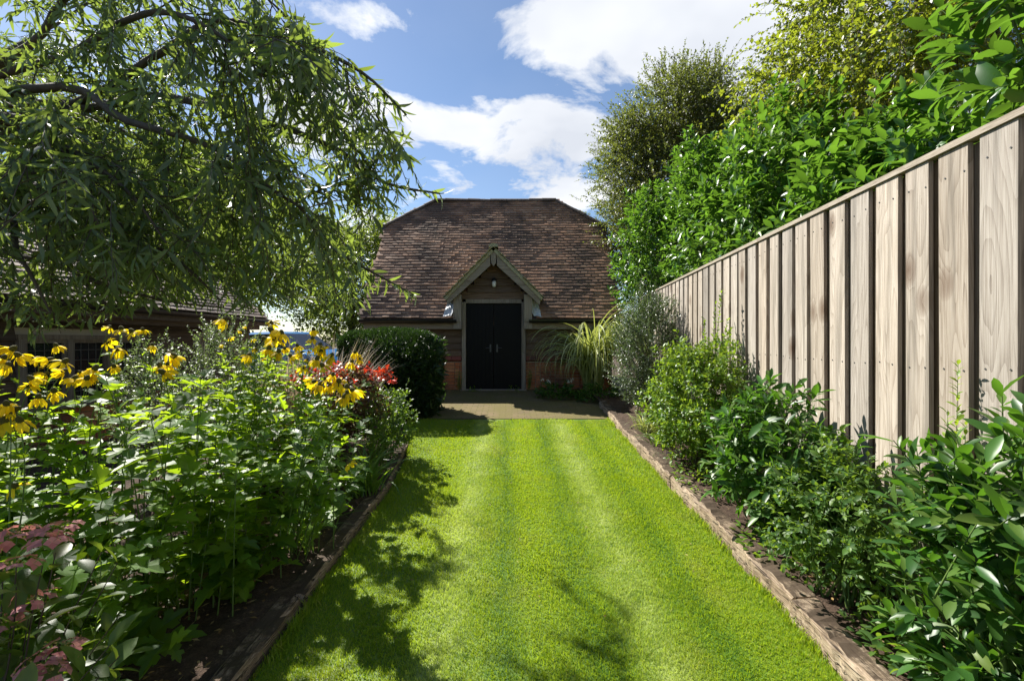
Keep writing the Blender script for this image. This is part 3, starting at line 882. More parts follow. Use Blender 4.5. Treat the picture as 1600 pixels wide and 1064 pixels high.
wallbox(WX0, DX0 - 0.002, WY0 + 0.03, WY0 + 0.2, GB - 0.1, 2.3)
wallbox(DX1 + 0.002, WX1, WY0 + 0.03, WY0 + 0.2, GB - 0.1, 2.3)
wallbox(WX0, WX1, WY1 - 0.2, WY1, GB - 0.1, 2.3)
for x0, x1 in ((WX0, WX0 + 0.15), (WX1 - 0.15, WX1)):
    wallbox(x0, x1, WY0 + 0.202, WY1 - 0.202, GB - 0.1, 2.3)
    gV = [(x0, EY + 0.35, 2.301), (x0, 2 * RY - EY - 0.35, 2.301), (x0, 2 * RY - VY, VZ - 0.2), (x0, VY, VZ - 0.2)]
    gV += [(x1, b, c) for _, b, c in gV]
    g_w.add(gV, [np.array([(0, 1, 2, 3), (7, 6, 5, 4), (0, 4, 5, 1), (1, 5, 6, 2), (2, 6, 7, 3), (3, 7, 4, 0)])])
g_w.build('wall', M['mortar'], barn)


def bricks(g, x0, x1, y, z0, z1, along=0, dep=0.05, face=-1):
    """stretcher/header courses on a wall face"""
    C, A, B, Nn = [], [], [], []
    z = z0; r_ = 0
    while z + 0.06 < z1 + 0.01:
        x = x0 - (0.11 if r_ % 2 else 0.0); k = 0
        while x < x1:
            w = 0.215 if (k + r_) % 2 == 0 else 0.1025
            a, b = max(x, x0), min(x + w, x1)
            if b - a > 0.03:
                j = random.uniform(-0.003, 0.003)
                if along == 0:
                    C.append(((a + b) / 2, y + j, z + 0.0325)); A.append(((b - a) / 2, 0, 0)); B.append((0, dep / 2, 0))
                else:
                    C.append((y + j, (a + b) / 2, z + 0.0325)); A.append((0, (b - a) / 2, 0)); B.append((dep / 2, 0, 0))
                Nn.append((0, 0, 0.031))
            x += w + 0.013; k += 1
        z += 0.075; r_ += 1
    boxes(g, C, A, B, Nn)


for x0, x1 in ((WX0, DX0 - 0.012), (DX1 + 0.012, WX1)):
    g = Geo(); bricks(g, x0, x1, WY0 + 0.012, GB - 0.03, 1.29)
    g.build('brick_plinth', M['brick'], barn)
    g = Geo()
    n = int((x1 - x0) / 0.22); w = (x1 - x0) / n
    C = [(x0 + (i + 0.5) * w, WY0 - 0.012, 1.35) for i in range(n)]
    boxes(g, C, [(w / 2 - 0.004, 0, 0)], [(0, 0.035, -0.02)], [(0, 0.02, 0.05)])
    g.build('plinth_course', M['plinthtile'], barn)


def weatherboards(g, x0, x1, y, z0, z1, pitch=0.155, tri=None):
    C, A, B, Nn = [], [], [], []
    z = z0
    while z < z1 - 0.03:
        h = min(pitch + 0.03, z1 - z)
        a, b = (x0, x1) if tri is None else tri(z + h * 0.6)
        if b - a > 0.1:
            C.append(((a + b) / 2, y - 0.014, z + h / 2)); A.append(((b - a) / 2, 0, 0))
            B.append((0, 0.011, 0)); Nn.append((0, 0.024, h / 2))
        z += pitch
    boxes(g, C, A, B, Nn)


for x0, x1, e0, e1 in ((WX0 - 0.01, DX0 - 0.012, BX0 + 0.05, DX0 - 0.17), (DX1 + 0.012, WX1 + 0.01, DX1 + 0.145, BX1 - 0.05)):
    g = Geo(); weatherboards(g, x0, x1, WY0, 1.41, 2.12); g.build('weatherboards', M['board'], barn)
    g = Geo(); box(g, e0, e1, 10.33, 10.52, 2.03, 2.19); g.build('eaves_beam', M['oakx'], barn)


def gutter(parent, p, q, r=0.075):
    g = Geo()
    p, q = np.array(p, float), np.array(q, float); u = nrm(q - p); s_ = np.cross(u, [0, 0, 1.0])
    V = []
    for c_ in (p, q):
        for t in np.linspace(0, math.pi, 9): V.append(c_ + s_ * math.cos(t) * r - np.array([0, 0, 1.0]) * math.sin(t) * r)
        for t in np.linspace(math.pi, 0, 9): V.append(c_ + s_ * math.cos(t) * (r - 0.012) - np.array([0, 0, 1.0]) * (math.sin(t) * (r - 0.012)))
    i = np.arange(36).reshape(2, 18); j = np.roll(i, -1, axis=1)
    g.add(V, [np.stack([i[0], j[0], j[1], i[1]], -1), np.array([[k, k + 1, 16 - k, 17 - k] for k in range(8)]), np.array([[18 + 17 - k, 18 + 16 - k, 18 + k + 1, 18 + k] for k in range(8)])])
    return g.build('gutter', M['gutter'], parent, smooth=False)


gutter(barn, (BX0, 10.21, 2.235), (-1.24, 10.21, 2.235))
gutter(barn, (0.38, 10.21, 2.235), (BX1, 10.21, 2.235))

# doors
g = Geo()
box(g, DX0, -1.068, 10.50, 10.62, GB, 2.66); box(g, 0.22, DX1, 10.50, 10.62, GB, 2.66); box(g, -1.066, 0.218, 10.50, 10.62, 2.63, 2.72)
g.build('door_frame', M['oak'], barn)
for x0, x1, hx, rot in ((-1.064, -0.428, -0.50, 1), (-0.422, 0.216, -0.345, -1)):
    g = Geo()
    n = 7; w = (x1 - x0) / n
    for i in range(n): box(g, x0 + i * w + 0.004, x0 + (i + 1) * w - 0.004, 10.572, 10.61, GB + 0.02, 2.625)
    box(g, x0 + 0.002, x1 - 0.002, 10.585, 10.60, GB + 0.021, 2.624)
    d = g.build('door', M['door'], barn)
    g = Geo()
    box(g, hx - 0.018, hx + 0.018, 10.562, 10.5715, 1.50, 1.68)
    tubes(g, [[(hx, 10.57, 1.60), (hx, 10.52, 1.60), (hx + 0.02 * rot * -1, 10.515, 1.60), (hx - 0.11 * rot, 10.515, 1.598)]], [[0.008, 0.008, 0.008, 0.007]], 6)
    g.build('handle', M['iron'], d)
g = Geo(); box(g, DX0 - 0.03, DX1 + 0.03, 10.42, 10.62, GB - 0.03, GB + 0.02); g.build('doorstep', M['oakx'], barn)

# porch gable over the doors
AX, AZ = -0.41, 3.86
GXL, GXR, GZ = -1.46, 0.64, 2.79
gs = (AZ - GZ) / (AX - GXL)
g = Geo()


def gable_tri(z):
    hw = max(0.0, (3.62 - z) / gs)
    return max(-1.15, AX - hw), min(0.30, AX + hw)


weatherboards(g, -1.15, 0.3, 10.56, 2.725, 3.6, 0.155, gable_tri)
g.build('gable_boards', M['board'], barn)
for x0 in (-1.32, 0.27):
    g = Geo()
    box(g, x0, x0 + 0.18, 10.22, 10.40, 2.192, 2.80); box(g, x0 - 0.003, x0 + 0.183, 10.235, 10.42, 2.03, 2.19)
    g.build('gable_post', M['oak'], barn)
    g = Geo(); box(g, x0 + 0.015, x0 + 0.165, 10.402, 11.2, 2.2, 2.85); g.build('gable_cheek', M['board_y'], barn)
# bargeboards
for sgn, xe in ((-1, GXL), (1, GXR)):
    p0 = np.array([AX + sgn * 0.075, 10.13, AZ - 0.06 - 0.075 * gs]); p1 = np.array([xe, 10.13, GZ - 0.03])
    dn = np.array([0, 0, -0.27])
    V = []
    for yv in (10.105, 10.155):
        for p_, z_ in ((p0, 0), (p1, 0), (p1 + np.array([-sgn * 0.02, 0, 0]), -0.2), (p0, -0.29)):
            V.append((p_[0], yv, p_[2] + z_))
    g = Geo()
    q = np.array([(0, 1, 2, 3), (7, 6, 5, 4), (0, 4, 5, 1), (1, 5, 6, 2), (2, 6, 7, 3), (3, 7, 4, 0)])
    g.add(V, [q if sgn < 0 else q[:, ::-1]])
    g.build('bargeboard', M['oakx'], barn)
g = Geo()
V = []
for yv in (10.095, 10.16):
    V += [(AX - 0.073, yv, AZ - 0.13), (AX, yv, AZ - 0.065), (AX + 0.073, yv, AZ - 0.13), (AX + 0.045, yv, AZ - 0.38), (AX, yv, AZ - 0.44), (AX - 0.045, yv, AZ - 0.38)]
i = np.arange(6); j = np.roll(i, -1)
g.add(V, [np.array([(5, 2, 1, 0), (5, 4, 3, 2)]), np.array([(6, 7, 8, 11), (8, 9, 10, 11)]), np.stack([i, j, j + 6, i + 6], -1)])
g.build('apex_block', M['oak'], barn)
g = Geo()
for sgn, xe in ((-1, GXL - 0.05), (1, GXR + 0.05)):
    dvec = nrm(np.array([AX - xe, 0, (AX - xe) * -sgn * gs * 1.0]))
    dvec = nrm(np.array([-sgn * 1.0, 0, gs]))
    ln = abs(AX - xe) * math.hypot(1, gs)
    O = np.array([xe, 10.07 if sgn < 0 else 11.72, AZ - abs(AX - xe) * gs - 0.03])
    A_ = np.array([0, 1.0, 0]) * (1 if sgn < 0 else -1)
    A_ = np.array([0, -1.0 if sgn < 0 else 1.0, 0])
    O[1] = 11.72 if sgn < 0 else 10.07
    boxes(g, [O + A_ * 0.825 + dvec * ln / 2 - np.cross(A_, dvec) * 0.03], [A_ * 0.825], [dvec * ln / 2], [np.cross(A_, dvec) * 0.03])
    tiles(g, O, A_, dvec, 1.65, ln, 0.165, 0.094, lambda a, b: (a > 0) & (a < 1.70), thick=0.014)
rf = g.build('gable_roof', M['gabletile'], barn)
_g = g
g = Geo(); ridge_run((AX, 10.05, AZ - 0.02), (AX, 11.5, AZ - 0.02), 0.09); g.build('gable_ridge', M['gabletile'], rf)
# lead flashings beside the posts
for x0, x1, tp in ((-1.325, -1.55, 0.72), (0.455, 0.66, 0.62)):
    g = Geo(); n = 14; V = []
    for i in range(n):
        t = i / (n - 1)
        for k in range(6):
            u = k / 5
            x = x0 + (x1 - x0) * u * (1 - 0.55 * t)
            Yp = EY - 0.04 + t * 0.50
            z = EZ + (Yp - EY) * PIT + 0.11 + 0.014 * math.sin(t * 19 + u * 4) + R.uniform(-0.006, 0.006)
            V.append((x, Yp, z + (0.10 * (1 - u) if k == 0 else 0)))
    i = np.arange(n * 6).reshape(n, 6)
    q = np.stack([i[:-1, :-1], i[:-1, 1:], i[1:, 1:], i[1:, :-1]], -1).reshape(-1, 4)
    g.add(V, [q]); o = g.build('lead_flashing', M['lead'], barn)
    sm = o.modifiers.new('thickness', 'SOLIDIFY'); sm.thickness = 0.006

# lantern
lt = thing('wall_lantern', (AX, 10.54, 3.08), 'small black wall lantern with pale glass jar above the barn doors', 'lantern')


def lathe(g, prof, c, sides=14, mi=0):
    a = np.arange(sides) / sides * 2 * np.pi
    V = [(c[0] + r * math.cos(t), c[1] + r * math.sin(t), c[2] + z) for r, z in prof for t in a]
    n = len(prof); i = np.arange(n * sides).reshape(n, sides); j = np.roll(i, -1, axis=1)
    g.add(V, [np.stack([i[:-1], j[:-1], j[1:], i[1:]], -1).reshape(-1, 4)], mi)
    return g


g = Geo(); box(g, AX - 0.04, AX + 0.04, 10.52, 10.535, 3.08, 3.22)
tubes(g, [[(AX, 10.53, 3.18), (AX, 10.47, 3.22), (AX, 10.42, 3.20)]], [[0.01] * 3], 6)
g.build('bracket', M['gutter'], lt)
g = Geo(); lathe(g, [(0.001, 0.20), (0.03, 0.195), (0.065, 0.15), (0.066, 0.14), (0.03, 0.13), (0.001, 0.13)], (AX, 10.42, 3.0)); g.build('cap', M['gutter'], lt, smooth=True)
g = Geo(); lathe(g, [(0.001, 0.128), (0.042, 0.125), (0.05, 0.08), (0.045, 0.02), (0.03, -0.005), (0.001, -0.008)], (AX, 10.42, 3.0)); g.build('glass_jar', M['jar'], lt, smooth=True)

# ------------------------------------------------------------------ left range
LX, LY0, LY1 = -5.7, 0.5, 9.85
GL0 = float(gz(6.0)) - 0.05
lb = thing('timber_outbuilding', (-7.6, 5.2, GL0), 'low weatherboarded outbuilding with tiled roof and leaded windows along the left', 'outbuilding')
g = Geo()
box(g, LX - 0.2, LX - 0.012, LY0, LY1, 0.0, 2.35)
box(g, -9.6, -9.4, LY0, LY1, 0.0, 2.35); box(g, -9.4, LX - 0.2, LY1 - 0.2, LY1 - 0.001, 0.0, 2.35); box(g, -9.4, LX - 0.2, LY0, LY0 + 0.2, 0.0, 2.35)
g.build('wall', M['mortar'], lb)
g = Geo(); bricks(g, LY0, LY1, LX - 0.005, 0.08, 1.02, 1, 0.05); g.build('brick_plinth', M['brick'], lb)
# boards run along Y
WIN = [(5.25, 6.98, 0.98, 1.78, 3), (8.25, 9.12, 1.2, 1.78, 2), (2.6, 3.9, 0.98, 1.78, 2)]
g = Geo()
C, A, B, Nn = [], [], [], []
z = 1.02
while z < 2.2:
    segs = [(LY0, LY1)]
    for a, b, z0, z1, _ in WIN:
        if z + 0.1 > z0 and z < z1:
            segs = [s_ for p_, q_ in segs for s_ in ((p_, min(q_, a - 0.05)), (max(p_, b + 0.05), q_)) if s_[1] - s_[0] > 0.05]
    for p_, q_ in segs:
        C.append((LX + 0.012, (p_ + q_) / 2, z + 0.09)); A.append((0, (q_ - p_) / 2, 0)); B.append((0.010, 0, 0)); Nn.append((-0.020, 0, 0.09))
    z += 0.15
boxes(g, C, A, B, Nn)
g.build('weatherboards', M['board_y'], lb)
for a, b, z0, z1, nl in WIN:
    g = Geo(); t = 0.06
    X0, X1 = LX - 0.02, LX + 0.055
    box(g, X0, X1, a - 0.05, b + 0.05, z1, z1 + t); box(g, X0, X1 + 0.03, a - 0.08, b + 0.08, z0 - t, z0)
    w = (b - a) / nl
    for i in range(nl + 1): box(g, X0, X1 - 0.003, a + i * w - 0.035, a + i * w + 0.035, z0 + 0.001, z1 - 0.001)
    for i in range(nl):
        a0, b0 = a + i * w + 0.036, a + (i + 1) * w - 0.036
        for p_, q_, u_, v_ in ((a0, b0, z1 - 0.04, z1 - 0.002), (a0, b0, z0 + 0.002, z0 + 0.04), (a0, a0 + 0.035, z0 + 0.041, z1 - 0.041), (b0 - 0.035, b0, z0 + 0.041, z1 - 0.041)):
            box(g, X0, X1 - 0.02, p_, q_, u_, v_)
    wf = g.build('window', M['winframe'], lb)
    for i in range(nl):
        g = Geo(); box(g, LX - 0.008, LX + 0.004, a + i * w + 0.072, a + (i + 1) * w - 0.072, z0 + 0.042, z1 - 0.042)
        g.build('pane', M['glass'], wf)
    g = Geo()
    for i in range(nl):
        a0, b0 = a + i * w + 0.072, a + (i + 1) * w - 0.072
        for k in range(1, 4): box(g, LX + 0.006, LX + 0.012, a0 + (b0 - a0) * k / 4 - 0.004, a0 + (b0 - a0) * k / 4 + 0.004, z0 + 0.042, z1 - 0.042)
        for k in range(1, 6): box(g, LX + 0.0125, LX + 0.0165, a0, b0, z0 + (z1 - z0) * k / 6 - 0.004, z0 + (z1 - z0) * k / 6 + 0.004)
    g.build('leading', M['iron'], wf)
g = Geo()
dB = nrm(np.array([-1.0, 0, 0.85])); ln = 2.35 * math.hypot(1, 0.85)
tiles(g, np.array([-5.38, LY0 - 0.2, 2.24]), np.array([0, 1.0, 0]), dB, LY1 - LY0 + 0.4, ln, 0.165, 0.098, lambda a, b: (a > 0) & (a < LY1 - LY0 + 0.45) & (b < ln))
rf = g.build('roof', M['tile_left'], lb)
g = Geo()
yA, yB = LY0 - 0.2, LY1 + 0.25
rx, rz = -5.38 - 2.35, 2.24 + 2.35 * 0.85
V = [(-5.38, yA, 2.22), (-5.38, yB, 2.22), (rx, yB, rz - 0.02), (rx, yA, rz - 0.02), (2 * rx + 5.38, yA, 2.22), (2 * rx + 5.38, yB, 2.22)]
V += [(a, b, c - 0.14) for a, b, c in V]
g.add(V, [np.array([(0, 1, 2, 3), (3, 2, 5, 4), (9, 8, 7, 6), (10, 11, 8, 9), (0, 6, 7, 1), (1, 7, 8, 2), (2, 8, 11, 5), (5, 11, 10, 4), (4, 10, 9, 3), (3, 9, 6, 0)])])
g.build('roof_deck', M['ridge'], rf)
g = Geo(); ridge_run((rx, yA, rz + 0.02), (rx, yB, rz + 0.02), 0.12); g.build('ridge_tiles', M['ridge'], rf)
gutter(lb, (-5.33, yA, 2.22), (-5.33, yB, 2.22), 0.06)
g = Geo(); box(g, LX + 0.04, LX + 0.24, LY0, LY1, 2.0, 2.12); g.build('eaves_board', M['board_y'], lb)


# ------------------------------------------------------------------ blue car behind the bed
def car():
    c0 = at(455, 560, 13.2); c0[2] = GB
    t = thing('parked_car', c0, 'blue hatchback parked behind the flowers beyond the outbuilding', 'car')
    Lc, Wc = 4.0, 1.68
    ax = nrm(np.array([0.85, -0.5, 0])); sx = np.array([-ax[1], ax[0], 0])
    def w(l, s, z): return c0 + ax * l + sx * s + np.array([0, 0, z])
    def loft(secs):
        g = Geo(); V = []; k = len(secs[0])
        for s_ in secs: V += s_
        n = len(secs); i = np.arange(n * k).reshape(n, k); j = np.roll(i, -1, axis=1)
        g.add(V, [np.stack([i[:-1], j[:-1], j[1:], i[1:]], -1).reshape(-1, 4)])
        g.F.append((i[0][::-1].reshape(1, k), 0)); g.F.append((i[-1].reshape(1, k), 0))
        return g
    secs = []
    for l, top, hw, bot in ((-2.0, 0.62, 0.66, 0.30), (-1.93, 0.88, 0.76, 0.22), (-1.5, 0.94, 0.82, 0.18), (0.5, 0.95, 0.84, 0.17), (1.2, 0.88, 0.83, 0.18), (1.75, 0.78, 0.78, 0.2), (1.98, 0.58, 0.66, 0.28)):
        secs.append([w(l, -hw, bot), w(l, -hw - 0.02, (bot + top) / 2), w(l, -hw * 0.95, top), w(l, hw * 0.95, top), w(l, hw + 0.02, (bot + top) / 2), w(l, hw, bot)])
    body = loft(secs).build('body', M['carpaint'], t, smooth=False)
    secs = []
    for l, z, hw in ((-1.85, 0.93, 0.70), (-1.55, 1.30, 0.60), (-1.2, 1.36, 0.58), (0.0, 1.38, 0.58), (0.35, 1.32, 0.58), (1.05, 0.92, 0.70)):
        secs.append([w(l, -0.76, 0.9), w(l, -hw - 0.03, z - 0.05), w(l, -hw + 0.08, z), w(l, hw - 0.08, z), w(l, hw + 0.03, z - 0.05), w(l, 0.76, 0.9)])
    loft(secs).build('glasshouse', M['glass'], t)
    secs = []
    for l, z in ((-1.58, 1.31), (-1.2, 1.372), (0.0, 1.392), (0.33, 1.335)):
        secs.append([w(l, -0.61, z - 0.06), w(l, -0.5, z + 0.006), w(l, 0.5, z + 0.006), w(l, 0.61, z - 0.06), w(l, 0.5, z - 0.02), w(l, -0.5, z - 0.02)])
    loft(secs).build('roof', M['carpaint'], t)
    for l in (-1.25, 1.28):
        for s_ in (-0.8, 0.8):
            cc = w(l, s_, 0.3)
            def ring(r, o): return [cc + sx * o + (ax * math.cos(a) + np.array([0, 0, 1.0]) * math.sin(a)) * r for a in np.arange(18) / 18 * 6.2832]
            wh = loft([ring(0.2, -0.09), ring(0.29, -0.1), ring(0.305, -0.06), ring(0.305, 0.06), ring(0.29, 0.1), ring(0.2, 0.09)]).build('wheel', M['tyre'], t)
            loft([ring(0.06, -0.105), ring(0.19, -0.1), ring(0.19, 0.1), ring(0.06, 0.105)]).build('rim', M['rim'], wh)
    for s_ in (-0.55, 0.55):
        g = Geo(); boxes(g, [w(1.88, s_, 0.66)], [ax * 0.1], [sx * 0.14], [(0, 0, 0.07)]); g.build('headlight', M['lamp'], t)


car()


# ------------------------------------------------------------------ plants: generators
def fence_keep(P):
    return P[:, 0] < bed_r_edge(P[:, 1]) - 0.04


def shrub(name, base, cz, rad, label, cat, leafm, nshoot, slen_, nl, L, Wd, tpl, stemm='darkstem', ang=0.95, up=0.9, grav=0.1, group=None, nstem=14, keep=None,
          fill=0.45, extra=None, jit=0.35, tipbias=0.85, r0=0.003, leafname='foliage', outw=0.8):
    """bush: shoots fill an ellipsoid, leaves spiral round each shoot"""
    base = np.array(base, float)
    t = thing(name, base, label, cat, group)
    c = base + np.array([0, 0, cz]); rad = np.array(rad, float)
    d = rdir(nshoot, 0.15)
    lump = 1 + 0.16 * np.sin(d[:, 0] * 5 + base[0] * 7) * np.sin(d[:, 2] * 6 + base[1]) + R.normal(0, 0.07, nshoot)
    r = (fill + (1 - fill) * R.uniform(0, 1, nshoot) ** 0.6) * lump
    tip = c + d * rad * r[:, None]
    D = nrm(d * outw + np.array([0, 0, up * 0.6]) + R.normal(0, 0.3, (nshoot, 3)))
    Ls = slen_ * R.uniform(0.6, 1.25, nshoot)
    st = tip - D * Ls[:, None]
    m = (tip[:, 2] > base[2] + 0.05) & (st[:, 2] > base[2] + 0.01)
    if keep is not None: m &= keep(tip) & keep(st)
    X = shoot_paths(st[m], D[m], Ls[m], 5, grav, 0.08)
    gl, gs = Geo(), Geo()
    dress(gl, gs, X, nl, L, Wd, tpl, ang, r0, 0.08, jit, tipbias=tipbias, keep=keep, up=0.8)
    # carrying stems
    sel = np.argsort(R.uniform(size=len(X)))[:nstem]
    for q in sel:
        e = X[q, 0]
        p0 = base + np.array([R.normal(0, 0.05) * rad[0] * 2, R.normal(0, 0.05) * rad[1] * 2, -0.04])
        mid = p0 * 0.45 + e * 0.55 + np.array([0, 0, 0.12 * rad[2]])
        pts = spline([p0, mid, e], 7)
        tubes(gs, pts[None], np.linspace(r0 * 3.2, r0 * 1.2, 7)[None], 5)
    if extra is not None: extra(gl, gs, base)
    gs.build('stems', M[stemm], t, smooth=True)
    gl.build(leafname, M[leafm], t, smooth=True)
    return t


def upright(gl, gs, base, pts, nl, L, Wd, tpl, ang=0.8, r0=0.005, up=0.6, k=9):
    """single long shoot through given points with leaves all along"""
    X = spline(pts, k)[None]
    dress(gl, gs, X, nl, L, Wd, tpl, ang, r0, 0.12, 0.3, 4, up=up, tipbias=1.0, shrink=0.45)


def tree(name, base, label, trunk_top, crown_c, crown_r, leafm, nclus, nsh, slen_, nl, L, Wd, tpl, tr=0.12, group=None, grav=0.15, nlimb=16, keep=None, clus_r=0.5, cat='tree', up=0.4, limbs=True):
    base = np.array(base, float); t = thing(name, base, label, cat, group)
    cc = np.array(crown_c, float); cr = np.array(crown_r, float)
    gl, gs = Geo(), Geo()
    pts = spline([base - [0, 0, 0.1], base * 0.5 + np.array(trunk_top) * 0.5 + [0.05, 0.04, 0], np.array(trunk_top, float)], 10)
    gt = Geo(); tubes(gt, pts[None], np.linspace(tr, tr * 0.55, 10)[None], 9)
    d = rdir(nclus, 0.1)
    r = 0.35 + 0.65 * R.uniform(0, 1, nclus) ** 0.55
    C = cc + d * cr * r[:, None]
    for q in range(min(nlimb, nclus)):
        s_ = pts[int(R.integers(5, 10))]
        e_ = cc + (C[q] - cc) * 0.8
        mid = s_ * 0.5 + e_ * 0.5 + np.array([0, 0, 0.08 * cr[2]]) + R.normal(0, 0.12, 3) * cr
        m2 = s_ * 0.2 + e_ * 0.8 + R.normal(0, 0.08, 3) * cr
        tubes(gt, spline([s_, mid, m2, e_], 11)[None], np.linspace(tr * 0.34, tr * 0.05, 11)[None], 5)
    ci = R.integers(0, nclus, nclus * nsh)
    o = rdir(len(ci), 0.1)
    size = (0.6 + 0.8 * R.uniform(size=nclus))[ci]
    P = C[ci] + o * (clus_r * size * R.uniform(0.2, 1.0, len(ci)))[:, None]
    D = nrm(o + 0.6 * d[ci] + np.array([0, 0, up]) + R.normal(0, 0.3, (len(ci), 3)))
    Ls = slen_ * R.uniform(0.6, 1.3, len(ci))
    if keep is not None:
        m = keep(P); P, D, Ls = P[m], D[m], Ls[m]
    X = shoot_paths(P, D, Ls, 4, grav, 0.1)
    dress(gl, gs, X, nl, L, Wd, tpl, 0.95, 0.004, 0.05, 0.4, keep=keep)
    trn = gt.build('trunk', M['bark'], t, smooth=True)
    gs.build('twigs', M['darkstem'], trn)
    gl.build('crown', M[leafm], t, smooth=True)
    return t


# ------------------------------------------------------------------ left tree with narrow leaves
def boundary(py):
    return np.interp(py, [-200, 0, 40, 90, 140, 190, 240, 300, 340, 380, 430, 470, 510], [420, 440, 500, 580, 618, 645, 640, 690, 600, 590, 600, 640, 560])


def low_bound(px):
    return np.interp(px, [-200, 0, 60, 120, 180, 240, 350, 480, 560, 620, 700], [560, 535, 540, 515, 505, 485, 488, 500, 495, 480, 470])


def proj(P):
    Y = np.maximum(P[..., 1], 0.2)
    return 800 + F * P[..., 0] / Y, HY - F * (P[..., 2] - EYE) / Y


def pear_keep(P):
    px, py = proj(P)
    dist = np.linalg.norm(P - np.array([0, 0, EYE]), axis=-1)
    return (px < boundary(py)) & (py < low_bound(px)) & (dist > 1.15) & (P[..., 0] < -0.2)


def pear():
    b = np.array([-3.35, 1.55, gz(1.55)])
    t = thing('willow_leaved_tree', b, 'weeping tree with narrow silvery green leaves overhanging the left bed', 'tree')
    top = np.array([-3.25, 1.6, 2.6])
    gt, gs, gl = Geo(), Geo(), Geo()
    tubes(gt, spline([b - [0, 0, 0.1], b + [0.08, 0.02, 1.2], top], 10)[None], np.linspace(0.15, 0.10, 10)[None], 9)
    raw = [[(60, 180, 3.0), (240, 90, 2.6), (330, 35, 2.3), (440, 55, 2.1), (560, 110, 2.0), (635, 180, 1.95)],
           [(100, 175, 3.0), (230, 150, 2.8), (380, 180, 2.6), (520, 230, 2.5), (600, 285, 2.4), (688, 303, 2.4)],
           [(150, 185, 3.2), (300, 250, 3.2), (420, 320, 3.2), (520, 390, 3.1), (590, 430, 3.0), (650, 462, 3.0)],
           [(80, 200, 3.6), (250, 280, 3.9), (400, 380, 4.0), (500, 470, 3.9)],
           [(0, 260, 2.6), (150, 330, 2.5), (280, 410, 2.4), (345, 470, 2.4)],
           [(40, 220, 4.0), (150, 300, 4.4), (250, 400, 4.6), (300, 470, 4.6)],
           [(-50, 300, 2.4), (30, 400, 2.2), (80, 490, 2.2)],
           [(0, 100, 3.0), (100, 0, 2.8), (220, -80, 2.6), (350, -60, 2.6), (440, 20, 2.6)],
           [(50, 60, 4.0), (200, -20, 4.6), (330, 40, 5.0), (430, 140, 5.2), (500, 220, 5.2)],
           [(60, 160, 3.4), (200, 210, 3.4), (350, 270, 3.2), (480, 330, 3.0), (560, 390, 2.9)],
           [(100, 120, 4.2), (250, 200, 4.8), (380, 300, 5.0), (460, 400, 5.0), (540, 470, 4.8)],
           [(0, 330, 3.4), (90, 400, 3.3), (160, 470, 3.3), (200, 505, 3.2)],
           [(-40, 180, 2.2), (100, 230, 2.0), (200, 300, 1.9), (260, 380, 1.9)],
           [(40, 140, 2.7), (200, 190, 2.3), (330, 230, 2.1), (430, 300, 2.0), (500, 340, 2.0)],
           [(60, 100, 3.0), (180, 40, 2.4), (260, 20, 2.0), (350, 60, 1.9), (420, 130, 1.9)],
           [(20, 400, 2.9), (150, 440, 2.9), (260, 470, 2.9), (350, 480, 3.0)],
           [(60, 320, 3.6), (220, 380, 3.8), (360, 440, 3.9), (460, 490, 4.0)],
           [(150, 300, 3.4), (300, 370, 3.6), (430, 430, 3.7), (530, 480, 3.7)],
           [(-100, 120, 3.0), (-250, 60, 3.0), (-420, 140, 3.0), (-520, 300, 3.0)],
           [(-100, 100, 4.0), (-150, 30, 5.0), (-60, 60, 5.6), (60, 120, 6.0)]]
    limbs = []
    for rr in raw:
        p = spline([top - [0, 0, R.uniform(0, 0.5)]] + [at(a_, b_, c_ if len(limbs) in (8, 10) else 1.48 + (c_ - 1.9) * 0.47) for a_, b_, c_ in rr], 26)
        limbs.append(p)
        tubes(gt, p[None], (np.linspace(0.020, 0.0028, 26) * R.uniform(0.8, 1.15))[None], 6)
    P1, D1 = [], []
    for li, p in enumerate(limbs):
        n = 24 if li != 18 else 8
        for s_ in R.uniform(0.14, 1.0, n):
            f = s_ * 25; i = min(int(f), 24)
            q = p[i] + (p[i + 1] - p[i]) * (f - i)
            tg = nrm(p[i + 1] - p[i])
            P1.append(q); D1.append(tg * 0.8 + R.normal(0, 0.55, 3) + np.array([0.12, 0, 0.1]))
    P1 = np.array(P1); D1 = nrm(np.array(D1))
    L1 = R.uniform(0.25, 0.62, len(P1))
    X1 = shoot_paths(P1, D1, L1, 8, R.uniform(0.25, 0.6, len(P1)), 0.12)
    qx, qy = proj(X1[:, 4])
    m = pear_keep(X1[:, -1]) & pear_keep(X1[:, 4]) & ~((qx > 260) & (qy < 110) & (R.uniform(size=len(X1)) < 0.5))
    X1 = X1[m]
    dress(gl, gs, X1, 18, 0.066, 0.0125, WILLOW, 0.9, 0.003, 0.15, 0.4, hang=0.45, keep=pear_keep, up=0.2, lj=0.28)
    # twigs
    n = len(X1); k = 7
    f = R.uniform(0.1, 1.0, (n, k)) * 7; i = np.minimum(f.astype(int), 6); u = (f - i)[..., None]
    ii = np.arange(n)[:, None]
    P2 = (X1[ii, i] * (1 - u) + X1[ii, i + 1] * u).reshape(-1, 3)
    T2 = nrm(X1[ii, i + 1] - X1[ii, i]).reshape(-1, 3)
    D2 = nrm(T2 * 0.8 + R.normal(0, 0.6, T2.shape) + np.array([0, 0, -0.1]))
    X2 = shoot_paths(P2, D2, R.uniform(0.10, 0.30, len(P2)), 5, R.uniform(0.2, 0.6, len(P2)), 0.15)
    m = pear_keep(X2[:, -1]); X2 = X2[m]
    dress(gl, gs, X2, 11, 0.062, 0.0118, WILLOW, 0.95, 0.0018, 0.1, 0.45, hang=0.5, keep=pear_keep, up=0.2, lj=0.3)
